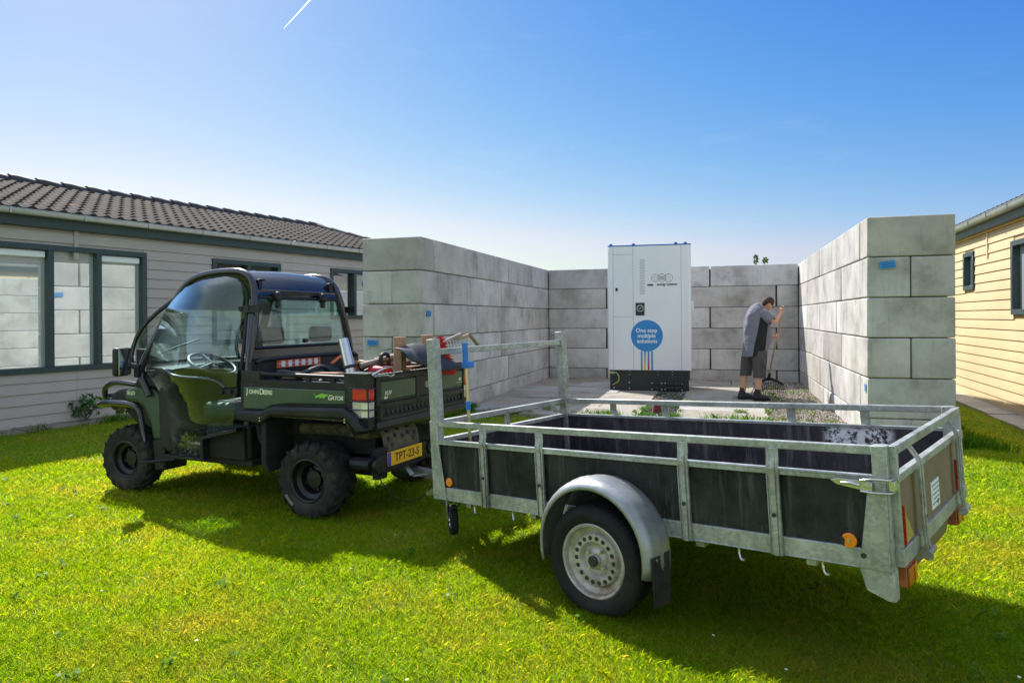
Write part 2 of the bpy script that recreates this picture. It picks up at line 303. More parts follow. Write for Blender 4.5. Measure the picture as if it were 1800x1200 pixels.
M['stripeg'] = fadem('blue to green print', BL_, (.05, .32, .12)); M['stripey'] = fadem('blue to yellow print', BL_, (.75, .50, .03)); M['striper'] = fadem('blue to red print', BL_, (.55, .03, .03)); M['stripeb'] = fadem('blue print stripe', BL_, BL_)
def trailm():
    m, t, p = nodes('contrail ice'); t.nodes.remove(p); out = t.nodes['Material Output']; a = N(t, 'BsdfTransparent'); d = N(t, 'BsdfTranslucent'); d.inputs['Color'].default_value = (1, 1, 1, 1); e = N(t, 'BsdfDiffuse'); e.inputs['Color'].default_value = (1, 1, 1, 1)
    ad = N(t, 'AddShader'); t.links.new(d.outputs[0], ad.inputs[0]); t.links.new(e.outputs[0], ad.inputs[1]); ms = N(t, 'MixShader', Fac=.3); t.links.new(a.outputs[0], ms.inputs[1]); t.links.new(ad.outputs[0], ms.inputs[2]); t.links.new(ms.outputs[0], out.inputs['Surface']); return m
M['contrail'] = trailm()
M['lightblock'] = mat('dark light-blocking core', (.05, .047, .043), .95)  # for the added wall cores that stop light and keep block gaps dark
M['sleeve'] = mat('grey jersey sleeve', (.175, .175, .215), .85, 0, .1, 9, bmp=.02, bsc=9)
M['cloud'] = mat('cloud white', (.95, .95, .95), .9)
# ------------------------------------------------------------------ mesh builder
def orth(d):
    d = Vector(d).normalized(); a = Vector((0, 0, 1)) if abs(d.z) < .9 else Vector((1, 0, 0))
    u = d.cross(a).normalized(); return u, d.cross(u).normalized()
class MB:
    def __init__(s): s.v = []; s.f = []; s.m = []; s.cur = 0
    def face(s, idx): s.f.append(tuple(idx)); s.m.append(s.cur)
    def box(s, lo, hi, M4=None, taper=None):
        b = len(s.v)
        for z in (0, 1):
            for y in (0, 1):
                for x in (0, 1):
                    p = Vector(((lo[0], hi[0])[x], (lo[1], hi[1])[y], (lo[2], hi[2])[z]))
                    s.v.append(tuple(M4 @ p) if M4 else tuple(p))
        for q in ((0, 2, 3, 1), (4, 5, 7, 6), (0, 1, 5, 4), (2, 6, 7, 3), (0, 4, 6, 2), (1, 3, 7, 5)): s.face([b+i for i in q])
        return s
    def bar(s, a, b, w, h=None, up=(0, 0, 1)):
        a = Vector(a); b = Vector(b); h = h or w; d = (b-a).normalized(); up = Vector(up)
        x = d.cross(up)
        if x.length < 1e-4: x = d.cross(Vector((1, 0, 0)))
        x.normalize(); z = x.cross(d).normalized(); i = len(s.v)
        for p in (a, b):
            for sx, sz in ((-1, -1), (1, -1), (1, 1), (-1, 1)): s.v.append(tuple(p+x*sx*w/2+z*sz*h/2))
        for q in ((0, 3, 2, 1), (4, 5, 6, 7), (0, 1, 5, 4), (1, 2, 6, 5), (2, 3, 7, 6), (3, 0, 4, 7)): s.face([i+k for k in q])
        return s
    def loft(s, rings, closed=True, caps=True):
        n = len(rings[0]); b = len(s.v)
        for r in rings: s.v += [tuple(p) for p in r]
        for i in range(len(rings)-1):
            for j in range(n if closed else n-1):
                k = (j+1) % n; s.face((b+i*n+j, b+i*n+k, b+(i+1)*n+k, b+(i+1)*n+j))
        if caps and closed: s.face([b+j for j in range(n)][::-1]); s.face([b+(len(rings)-1)*n+j for j in range(n)])
        return s
    def tube(s, path, r, n=10, caps=True, smooth=0, flat=1):
        P = [Vector(p) for p in path]
        for _ in range(smooth):
            Q = [P[0]]
            for a, b in zip(P[:-1], P[1:]): Q += [a*.75+b*.25, a*.25+b*.75]
            P = Q+[P[-1]]
        rings = []; u = None
        for i, p in enumerate(P):
            d = (P[min(i+1, len(P)-1)]-P[max(i-1, 0)]).normalized()
            if u is None: u, w = orth(d)
            else:
                u = (u-d*u.dot(d)).normalized()
            w = d.cross(u)
            rr = r[min(i, len(r)-1)] if isinstance(r, (list, tuple)) else r
            rings.append([p+u*math.cos(2*math.pi*k/n)*rr+w*math.sin(2*math.pi*k/n)*rr*flat for k in range(n)])
        return s.loft(rings, caps=caps)
    def prism(s, pts, axis, lo, hi):
        # 2D outline in the plane perpendicular to axis
        b = len(s.v); n = len(pts)
        def mk(p, t):
            if axis == 1: return (p[0], t, p[1])
            if axis == 0: return (t, p[0], p[1])
            return (p[0], p[1], t)
        L0 = lo if isinstance(lo, (list, tuple)) else [lo]*n; H0 = hi if isinstance(hi, (list, tuple)) else [hi]*n
        s.v += [mk(p, L0[i]) for i, p in enumerate(pts)]+[mk(p, H0[i]) for i, p in enumerate(pts)]
        s.face(range(b, b+n)); s.face(reversed(range(b+n, b+2*n)))
        for i in range(n): j = (i+1) % n; s.face((b+i, b+n+i, b+n+j, b+j))
        return s
    def lathe(s, prof, c, axis, n=40, close=False):
        # prof: (radius, offset along axis)
        a = Vector(axis).normalized(); u, w = orth(a); c = Vector(c); b = len(s.v)
        for r, t in prof:
            for k in range(n): s.v.append(tuple(c+a*t+(u*math.cos(2*math.pi*k/n)+w*math.sin(2*math.pi*k/n))*r))
        m = len(prof)
        for i in range(m if close else m-1):
            for k in range(n): s.face((b+i*n+k, b+i*n+(k+1) % n, b+((i+1) % m)*n+(k+1) % n, b+((i+1) % m)*n+k))
        return s
    def disc(s, c, axis, r, t, n=24):
        return s.lathe([(.0001, 0), (r, 0), (r, t), (.0001, t)], c, axis, n)
    def quadstrip(s, pts):
        b = len(s.v); s.v += [tuple(p) for p in pts]; s.face(range(b, b+len(pts))); return s
    def build(s, name, mats, parent=None, bevel=0, smooth=None, seg=2, angle=38, subsurf=0, label=None):
        me = bpy.data.meshes.new(name); me.from_pydata(s.v, [], s.f)
        ms = mats if isinstance(mats, list) else [mats]
        for k in ms: me.materials.append(M[k])
        me.polygons.foreach_set('material_index', s.m)
        bm = bmesh.new(); bm.from_mesh(me); bmesh.ops.recalc_face_normals(bm, faces=bm.faces); bm.to_mesh(me); bm.free()
        me.polygons.foreach_set('use_smooth', [True]*len(me.polygons))
        try: me.set_sharp_from_angle(angle=R(angle))
        except Exception: pass
        o = bpy.data.objects.new(name, me); COL.objects.link(o)
        if parent is not None: o.parent = parent
        if bevel:
            b = o.modifiers.new('bevel', 'BEVEL'); b.width = bevel; b.segments = seg; b.limit_method = 'ANGLE'; b.angle_limit = R(35); b.use_clamp_overlap = True
        if subsurf:
            b = o.modifiers.new('sub', 'SUBSURF'); b.levels = b.render_levels = subsurf
        if label: o['label'] = label
        return o
def tag(o, label, cat, group=None, kind=None):
    if label: o['label'] = label
    if cat: o['category'] = cat
    if group: o['group'] = group
    if kind: o['kind'] = kind
    return o
def empty(name, label, cat, mw=None, group=None):
    o = bpy.data.objects.new(name, None); COL.objects.link(o); o.empty_display_size = .1
    if mw is not None: o.matrix_world = mw
    return tag(o, label, cat, group)
def frame(o, x, y, z=None):
    x = Vector(x).normalized(); y = Vector(y).normalized(); z = Vector(z).normalized() if z else x.cross(y)
    m = Matrix.Identity(4)
    for i in range(3): m[i][0], m[i][1], m[i][2], m[i][3] = x[i], y[i], z[i], o[i]
    return m
def text(name, s, size, origin, xd, yd, m, parent, ext=.0012, shear=0, bold=0, align='CENTER', wide=1.0):
    c = bpy.data.curves.new(name, 'FONT'); c.body = s; c.size = size; c.extrude = ext; c.shear = shear; c.offset = bold; c.align_x = align; c.align_y = 'CENTER'; c.resolution_u = 3
    o = bpy.data.objects.new(name, c); COL.objects.link(o)
    dg = bpy.context.evaluated_depsgraph_get(); dg.update()
    me = bpy.data.meshes.new_from_object(o.evaluated_get(dg)); bpy.data.objects.remove(o); bpy.data.curves.remove(c)
    mt = frame(origin, xd, yd) @ Matrix.Diagonal((wide, 1, 1, 1))
    me.transform(mt); me.materials.clear(); me.materials.append(M[m]); me.name = name
    o = bpy.data.objects.new(name, me); COL.objects.link(o); o.parent = parent; return o
def copytree(o, parent=None):
    c = o.copy(); COL.objects.link(c)
    if parent is not None: c.parent = parent
    for ch in list(o.children): copytree(ch, c)
    return c
#@@SETTING
# ------------------------------------------------------------------ wall frame: u along back wall to the right, v towards the camera
TH = .2863
D = Vector((math.sin(TH), math.cos(TH), 0)); E = Vector((math.cos(TH), -math.sin(TH), 0))
CR = Vector((6.013, 14.890, 0)); WB = 5.396; CL = CR-E*WB
WF = frame(CL, E, -D, Vector((0, 0, -1)))      # helper only for maths
def wp(u, v, z=0): return CL+E*u-D*v+Vector((0, 0, z))
# ground ------------------------------------------------------------
def ghz(x, y):      # the lawn falls a hand's breadth towards the yellow cabin
    u = (x-CL.x)*E.x+(y-CL.y)*E.y; t = min(1, max(0, (u-6.45)/.9)); return -.108*t*t*(3-2*t)
def ground():
    m, t, p = nodes('soil under lawn'); l = t.links.new
    co = N(t, 'NewGeometry').outputs['Position']
    n = N(t, 'TexNoise', Scale=1.2, Detail=10, Roughness=.7); l(co, n.inputs['Vector'])
    n2 = N(t, 'TexNoise', Scale=60, Detail=6, Roughness=.8); l(co, n2.inputs['Vector'])
    c = ramp(t, n.outputs['Fac'], [(.35, (.13, .22, .01)), (.6, (.20, .28, .015)), (.75, (.30, .30, .05))]).outputs[0]
    c2 = ramp(t, n2.outputs['Fac'], [(.35, (.45, .45, .4)), (.7, (1.3, 1.3, 1.1))]).outputs[0]
    l(mixc(t, 1.0, c, c2, 'MULTIPLY'), p.inputs['Base Color']); p.inputs['Roughness'].default_value = .95
    bump(t, p, n2.outputs['Fac'], .02, .8); M['soil'] = m
    b = MB(); xs = [-1500, -200, -30]+[-6+.5*i for i in range(60)]+[40, 200, 1500]; ys = [-1500, -200, -30, -5]+[.5*i for i in range(60)]+[40, 200, 1500]
    b.loft([[(x, y, ghz(x, y)) for x in xs] for y in ys], closed=False)
    tag(b.build('ground', 'soil'), 'mown green lawn ground under everything', 'lawn', kind='structure')
ground()
# patio: slabs laid in the wall frame
b = MB(); b2s = []
rnd = random.Random(3)
def inv(x, y):
    q = Vector((x, y, 0))-CL; return q.dot(E), -q.dot(D)
GR = (2.72, 3.2)          # gravel strip in u
cut = []
for i in range(6):
    v0 = .06+i*1.02; v1 = v0+1.02; k = 0
    spans = [(.02, 4.45)] if i < 2 else [(.02, GR[0]), (GR[1], 4.45)]
    for ua, ub in spans:
        u = ua
        while u < ub-.05:
            w = 2.0 if not (i % 2 and k == 0) else 1.0
            u1 = u+w if u+w < ub-.3 else ub
            if not (i == 5 and u1 < .7): cut.append((u, u1, v0, v1 if not (i == 5 and u < 1) else v1-.3))
            u = u1; k += 1
bb = [MB(), MB()]
for (u0, u1, v0, v1) in cut:
    g = .008; z = .045+rnd.uniform(-.006, .006); k = 1 if rnd.random() < .16 else 0
    lo = [wp(u0+g, v0+g, -.02), wp(u1-g, v0+g, -.02), wp(u1-g, v1-g, -.02), wp(u0+g, v1-g, -.02)]
    t4 = [rnd.uniform(-.004, .004) for _ in range(4)]
    hi = [Vector((p.x, p.y, z+t4[i])) for i, p in enumerate(lo)]
    bb[k].loft([lo, hi])
for (u0, u1, v0, v1) in ((.9, 1.4, 1.9, 2.1), (1.0, 1.5, 2.9, 3.1), (.6, 1.3, 3.9, 4.1), (2.9, 3.4, 1.1, 1.28), (3.3, 3.6, 1.9, 2.05), (1.35, 1.9, 4.55, 4.75)):
    lo = [wp(u0, v0, .05), wp(u1, v0, .05), wp(u1, v1, .05), wp(u0, v1, .05)]; hi = [p+Vector((0, 0, .0075)) for p in lo]
    bb[1].loft([lo, hi])
bb[0].build('patio', 'slab', bevel=.006, seg=1)['kind'] = 'structure'
bb[1].build('patio_pale_slabs', 'palelslab', bevel=.004, seg=1)['kind'] = 'structure'
for nm in ('patio', 'patio_pale_slabs'): bpy.data.objects[nm]['label'] = 'weathered grey concrete slab paving between the block walls' if nm == 'patio' else 'paler cement coloured slabs let into the grey paving'
def strip_path(name, a, d, n, s0, s1, w, pitch, label, mt='slab'):
    b = MB(); s = s0; r = random.Random(5)
    while s < s1:
        e = min(s+pitch, s1); z = .03+r.uniform(-.006, .008)
        q = [a+d*(s+.006)+n*.02, a+d*(e-.006)+n*.02, a+d*(e-.006)+n*w, a+d*(s+.006)+n*w]
        b.loft([[p+Vector((0, 0, -.03)) for p in q], [p+Vector((0, 0, z+r.uniform(-.004, .004))) for p in q]]); s = e
    o = b.build(name, mt, bevel=.005, seg=1); o['kind'] = 'structure'; o['label'] = label
# ---- block walls --------------------------------------------------
TOP = 2.518; BH = .4498; BL = 1.8; TK = .88; HD = .452
br = random.Random(11)
def block(parent, P0, ex, ey, x0, x1, y0, y1, z0, z1):
    g = .007; j = lambda a=.005: br.uniform(-a, a)
    x0 += .011+abs(j(.003)); x1 -= .011+abs(j(.003)); y0 += .002+j(); y1 -= .002+j(); z0 += .003; z1 -= .004+abs(j(.003))
    b = MB()
    q = [P0+ex*x0+ey*y0, P0+ex*x1+ey*y0, P0+ex*x1+ey*y1, P0+ex*x0+ey*y1]
    c = sum(q, Vector())/4; q = [p-c for p in q]; zc = (z0+z1)/2; hz = (z1-z0)/2
    b.loft([[p+Vector((0, 0, -hz)) for p in q], [p+Vector((0, 0, hz)) for p in q]])
    o = b.build('concrete_block', 'concrete', parent, bevel=.014, seg=2); o.location = c+Vector((0, 0, zc)); return o
def side_wall(name, P0, side, label, n):
    # P0 inner near corner, ex = away from camera (D), ey = outwards
    root = empty(name, label, 'wall'); ey = E*side
    for r in range(6):
        z1 = TOP-r*BH; z0 = z1-BH
        if r % 2 == 0:
            block(root, P0, D, ey, 0, HD, 0, TK, z0, z1); x = HD
        else: x = 0
        end = 7.24+.9
        while x < end-.05:
            x1 = min(x+BL, end)
            if end-x1 < .3: x1 = end
            for k in (0, 1): block(root, P0, D, ey, x, x1, k*TK/2, (k+1)*TK/2, z0, z1)
            x = x1
    q = [P0+D*.08+ey*.07, P0+D*(7.24+.82)+ey*.07, P0+D*(7.24+.82)+ey*(TK-.07), P0+D*.08+ey*(TK-.07)]
    MB().loft([q, [p+Vector((0, 0, TOP-.08)) for p in q]]).build('core', 'lightblock', root)  # added inner box, blocks light coming through the gaps
    return root
NR = CR-D*7.245; NL = CL-D*7.237
wr = side_wall('block_wall', NR, 1, 'long stacked concrete block wall beside the yellow cabin, with a tilted blue label on its end', 0)
wl = side_wall('block_wall', NL, -1, 'long stacked concrete block wall behind the utility vehicle, nearest the grey cabin', 0)
wb = empty('block_wall', 'stacked concrete block wall closing the back behind the white cabinet', 'wall')
for r in range(6):
    z1 = TOP-r*BH-.004; z0 = z1-BH
    xs = [0, 1.8, 3.6, WB] if r % 2 == 0 else [0, 1.35, 3.15, 4.95, WB]
    for a, c in zip(xs[:-1], xs[1:]): block(wb, CL, E, D, a+.004, c-.004, 0, .85, z0, z1)
q = [CL+E*.02+D*.03, CL+E*(WB-.02)+D*.03, CL+E*(WB-.02)+D*.8, CL+E*.02+D*.8]; MB().loft([q, [p+Vector((0, 0, TOP-.08)) for p in q]]).build('core', 'lightblock', wb)  # same added light-blocking box inside the back wall
def sticker(parent, P, x, n, w, h, tilt=0, m='labelblue', lines=True):
    # paper label: x along, n outward normal
    x = Vector(x).normalized(); n = Vector(n).normalized(); up = Vector((0, 0, 1))
    xx = x*math.cos(tilt)+up*math.sin(tilt); yy = -x*math.sin(tilt)+up*math.cos(tilt)
    b = MB(); P = Vector(P)+n*.010
    q = [P-xx*w/2-yy*h/2, P+xx*w/2-yy*h/2, P+xx*w/2+yy*h/2, P-xx*w/2+yy*h/2]; b.loft([q, [p+n*.0015 for p in q]])
    if lines:
        b.cur = 1
        for i in range(3):
            y = h*(.28-.26*i); a = -w*.4; e = w*(.4 if i else .2)
            q = [P+xx*a+yy*(y-h*.05), P+xx*e+yy*(y-h*.05), P+xx*e+yy*(y+h*.05), P+xx*a+yy*(y+h*.05)]; b.loft([[p+n*.0016 for p in q], [p+n*.002 for p in q]])
    return b.build('sticker', [m, 'navy' if m == 'labelblue' else 'ink'], parent)
def rowz(r, f=.5): return TOP-r*BH-BH*f
sticker(wr, NR+E*.205+Vector((0, 0, rowz(1, .2))), E, -D, .155, .08, R(6))
sticker(wr, NR+D*.1+Vector((0, 0, rowz(4, .25))), D, -E, .06, .09)
sticker(wl, NL-E*.72+Vector((0, 0, rowz(3, .17))), E, -D, .15, .07, R(0))
sticker(wl, NL+D*.24+Vector((0, 0, rowz(2, .3))), D, E, .14, .075)
sticker(wl, NL-E*(TK)+D*.10+Vector((0, 0, rowz(1, .35))), D, -E, .16, .08, R(4))
sticker(wl, NL-E*(TK)+D*.12+Vector((0, 0, rowz(4, .5))), D, -E, .16, .08, R(-4))
# ---- cabins -------------------------------------------------------
def tile_roof(parent, ex, er, P0, length, run, rise, name='roof', hip=None):
    # ex along eave, er = direction up-slope horizontal; P0 eave start
    pitch = .2; nc = int(length/pitch); cs = 10; b = MB()
    slope = Vector((er.x*run, er.y*run, rise)); Ls = slope.length; sd = slope/Ls; nrm = ex.cross(sd).normalized()
    if nrm.z < 0: nrm = -nrm
    ncourse = int(round(Ls/.33)); cl = Ls/ncourse
    n = nc*cs+1
    for c in range(ncourse):
        lim = length if hip is None else length-hip*(c/ncourse)
        m = min(n, int(lim/length*(n-1))+1)
        rows_ = []
        for (t, up) in ((0, -.018), (0, .016), (cl+.02, -.004)):
            ring = []
            for i in range(m):
                s = i*length/(n-1); ph = (s/pitch) % 1
                w = .022*max(-.35, math.cos(2*math.pi*ph))
                ring.append(P0+ex*s+sd*(c*cl+t)+nrm*(up+w+.02))
            rows_.append(ring)
        b.loft(rows_, closed=False)
    o = b.build(name, 'tile', parent, angle=60); return o, P0+slope, sd, nrm
def cabin(name, label, A, d, n_out, s0, s1, he, wmat, wins, fascia_b, roofP, depth, vert=(), boards=.145, hip=None, btop=2.7, extra=None):
    root = empty(name, label, 'cabin')
    F = frame(A, d, -n_out if d.cross(-n_out).z > 0 else n_out, Vector((0, 0, 1)))
    # local x along, local y: outward is -y if sign
    sg = -1 if d.cross(-n_out).z > 0 else 1
    root.matrix_world = F
    b = MB(); z = .02; k = 0; th = .022
    while z < btop-.01:
        z1 = min(z+boards, btop)
        segs = [(s0, s1)]
        for w in wins:
            if z1 > w['z0']+.03 and z < w['z1']-.03:
                ns = []
                for a, c in segs:
                    if w['s1'] <= a or w['s0'] >= c: ns.append((a, c)); continue
                    if w['s0']+.03 > a: ns.append((a, w['s0']+.03))
                    if w['s1']-.03 < c: ns.append((w['s1']-.03, c))
                segs = ns
        for a, c in segs:
            # cut at butt joints
            ks = sorted([a]+[v for v in vert if a < v < c]+[c])
            for a1, c1 in zip(ks[:-1], ks[1:]):
                y0 = 0; a1 += .0015; c1 -= .0015
                pts = [(y0, z), (sg*th, z+.004), (sg*(th-.003), z+.016), (sg*(th*.45), z1-.016), (sg*th*.1, z1), (y0, z1)]
                b.prism([(p[0], p[1]) for p in pts], 0, a1, c1)
        z = z1; k += 1
    b.build('cladding', wmat, root, angle=25)
    b = MB(); T = .12*-sg
    # core wall behind cladding with openings
    zs = sorted({0, btop+.1}|{w['z0'] for w in wins}|{w['z1'] for w in wins})
    for za, zb in zip(zs[:-1], zs[1:]):
        segs = [(s0, s1)]
        for w in wins:
            if w['z0'] < (za+zb)/2 < w['z1']:
                ns = []
                for a, c in segs:
                    if w['s1'] <= a or w['s0'] >= c: ns.append((a, c)); continue
                    if w['s0'] > a: ns.append((a, w['s0']))
                    if w['s1'] < c: ns.append((w['s1'], c))
                segs = ns
        for a, c in segs: b.box((a, min(T, -.001*-sg*-1), za), (c, max(T, -.001), zb)) if T < 0 else b.box((a, .001, za), (c, T, zb))
    yb = -sg*depth
    b.box((s0, min(yb, yb+.1), 0), (s1, max(yb, yb+.1), btop+.1)); 
    for s in (s0, s1): b.box((s-.05, min(0, yb), 0), (s+.05, max(0, yb), btop+.1))
    b.box((s0, min(0, yb), -.02), (s1, max(0, yb), .0))
    b.build('wall', wmat, root)
    for v in vert: MB().box((v-.03, sg*.004 if sg > 0 else -.03, 2.2 if v > 1 else btop-.4), (v+.03, sg*.03 if sg > 0 else -.004, btop)).build('cover_strip', wmat, root) if v in (vert[:1]) else None
    for w in wins:
        fr = .075; out = sg*.045; inn = -sg*.10
        f = MB(); ylo, yhi = min(out, inn), max(out, inn)
        f.box((w['s0'], ylo, w['z1']-fr), (w['s1'], yhi, w['z1'])); f.box((w['s0'], ylo, w['z0']), (w['s1'], yhi, w['z0']+fr))
        xs = [w['s0']]+w.get('m', [])+[w['s1']]
        for i, x in enumerate(xs):
            a = x if i == 0 else (x-fr if i == len(xs)-1 else x-fr*.5)
            f.box((a, ylo, w['z0']+fr), (a+fr, yhi, w['z1']-fr))
        wo_ = f.build('window', 'trim', root, bevel=.004, seg=1)
        for i, (x0, x1) in enumerate(zip(xs[:-1], xs[1:])):
            a = x0+(fr if i == 0 else fr*.5); c = x1-(fr if i == len(xs)-2 else fr*.5)
            gy = -sg*.055
            kind = w.get('glass', 'winglass')
            MB().box((a, gy-.003, w['z0']+fr), (c, gy+.003, w['z1']-fr)).build('pane', kind, wo_)
            if i in w.get('box', []):   # roller blind box at the top of the pane
                ya, yb2 = sorted((-sg*.045, sg*.0))
                MB().box((a+.015, ya, w['z1']-fr-.10), (c-.015, yb2, w['z1']-fr-.012)).build('blind_box', 'whiteprint', wo_, bevel=.01)
            if w.get('curtain'):
                cb = MB(); pts = []; nn = 40
                for zc_ in (w['z0']+fr, w['z1']-fr-w.get('cgap', .35)):
                    pts.append([(a+(c-a)*j/nn, -sg*(.13+.012*math.sin(j*1.3)), zc_) for j in range(nn+1)])
                cb.loft(pts, closed=False).build('curtain', 'whiteprint', wo_)
    # fascia, soffit and gutter
    oy = sg*.10
    MB().box((s0-.1, min(sg*.03, oy), fascia_b), (s1+.1, max(sg*.03, oy), he)).build('fascia', 'trim', root, bevel=.004, seg=1)
    g = MB(); gy0 = oy+sg*.004; gz = he-.075
    prof = [(gy0, he), (gy0, gz), (gy0+sg*.105, gz), (gy0+sg*.12, gz+.02), (gy0+sg*.12, he-.002), (gy0+sg*.128, he), (gy0+sg*.128, he-.008), (gy0+sg*.117, he-.012), (gy0+sg*.115, gz+.022), (gy0+sg*.103, gz+.004), (gy0+sg*.004, gz+.004), (gy0+sg*.004, he)]
    g.prism(prof, 0, s0-.1, s1+.1)
    x = s0+.6
    while x < s1: g.box((x-.007, min(gy0, gy0+sg*.13), gz-.004), (x+.007, max(gy0, gy0+sg*.13), gz)); g.box((x-.007, min(gy0+sg*.12, gy0+sg*.13), gz-.004), (x+.007, max(gy0+sg*.12, gy0+sg*.13), he+.002)); x += .95
    g.build('gutter', 'zinc', root)
    inv_ = F.inverted()
    run, rise = roofP
    ro, top, sd, nrm = tile_roof(root, Vector((1, 0, 0)), Vector((0, -sg, 0)), Vector((s0-.1, oy+sg*.05, he)), s1-s0+.2, run, rise, hip=hip)
    # far slope and ridge caps
    tb = MB(); yr = top.y
    tb.box((s0-.1, min(yr, yr-sg*run), -.01), (s1+.1-(hip or 0), max(yr, yr-sg*run), .03), Matrix.Translation((0, yr, he+rise)) @ Matrix.Rotation(math.atan2(rise, run)*(1 if sg > 0 else -1), 4, 'X') @ Matrix.Translation((0, -yr, 0)))
    if hip:
        tb.loft([[(s1+.1, oy, he), (s1+.1, yr-sg*run, he)], [(s1+.1-hip, yr, he+rise), (s1+.1-hip, yr-sg*.01, he+rise)]], closed=False)
    tb.build('roof_back', 'tile', root)
    x = s0-.1
    e_r = s1+.1-(hip or 0)
    while x < e_r:
        MB().tube([(x, yr, he+rise+.025), (x+.12, yr, he+rise+.03), (x+.47, yr, he+rise+.005)], [.105, .10, .085], 14).build('ridge_tile', 'ridge', ro)
        x += .43
    if hip:
        a = Vector((e_r, yr, he+rise)); c = Vector((s1+.1, oy, he)); dd = c-a; k = int(dd.length/.43)
        for i in range(k):
            p = a+dd*i/k; q = a+dd*(i+1.1)/k
            MB().tube([p+Vector((0, 0, .02)), q+Vector((0, 0, .015))], [.09, .075], 12).build('ridge_tile', 'ridge', ro)
    return root
LA = Vector((-6.2534, 9.6387, 0)); LD = Vector((.47716, .87882, 0)); LN = Vector((.87882, -.47716, 0))
lw_ = [dict(s0=-3.0, s1=1.385, z0=.725, z1=2.445, m=[-2.0, -1.0, -.01, .65], box=[0, 1, 2, 4]),
       dict(s0=2.57, s1=4.07, z0=1.0, z1=2.445, m=[3.33], glass='windark'),
       dict(s0=5.39, s1=7.0, z0=1.42, z1=2.445, m=[6.12], glass='winclear', curtain=True)]
cabin('cabin', 'grey clad cabin with brown tiled roof and dark framed windows behind the utility vehicle', LA, LD, LN, -5, 8.8, 2.87, 'greige', lw_, 2.665, (3.05, .875), 6.1, vert=(.335, 5.0), hip=.9, btop=2.67)
strip_path('path', LA, LD, LN, -5, 9, .42, .75, 'grey slab path along the foot of the grey cabin')
RA = Vector((8.1002, 12.9422, 0)); RD = Vector((.32557, .94552, 0)); RN = Vector((-.94552, .32557, 0))
rw_ = [dict(s0=-1.185, s1=-.575, z0=1.835, z1=2.478), dict(s0=-4.6, s1=-3.04, z0=1.413, z1=2.45)]
rc = cabin('cabin', 'pale yellow clad cabin with blue grey window frames at the right edge', RA, RD, RN, -7, 6, 2.93, 'yellow', rw_, 2.73, (3.0, .9), 6.0, vert=(-1.9,), boards=.147, btop=2.70)
strip_path('path', RA, RD, RN, -7, 6, .40, .62, 'pale slab path along the foot of the yellow cabin', 'palelslab')
# ochre batten below the right fascia
bt = MB(); bt.box((-7, .024, 2.70), (6, .045, 2.735)) if rc.matrix_world.to_3x3().col[1].dot(RN) > 0 else bt.box((-7, -.045, 2.70), (6, -.024, 2.735))
bt.build('batten', 'ochre', rc)
KS = Matrix.Translation((0, 0, H)) @ Matrix.Scale(1.075, 4) @ Matrix.Translation((0, 0, -H))    # it stands a little farther off and lower
rc.matrix_world = KS @ rc.matrix_world; bpy.data.objects['path.001'].matrix_world = KS
# small far cabin whose roof shows above the left block wall
fc = Vector((.6, 24.5, 0)); fd = Vector((.70, -.714, 0)).normalized()
cabin('cabin', 'far cabin whose dark tiled roof just shows above the left block wall', Vector((-1.2, 21.5, 0)), Vector((.477, .879, 0)), Vector((.879, -.477, 0)), -2.5, 2.2, 2.62, 'greige', [], 2.45, (2.2, .75), 4.4, btop=2.5, hip=.9)
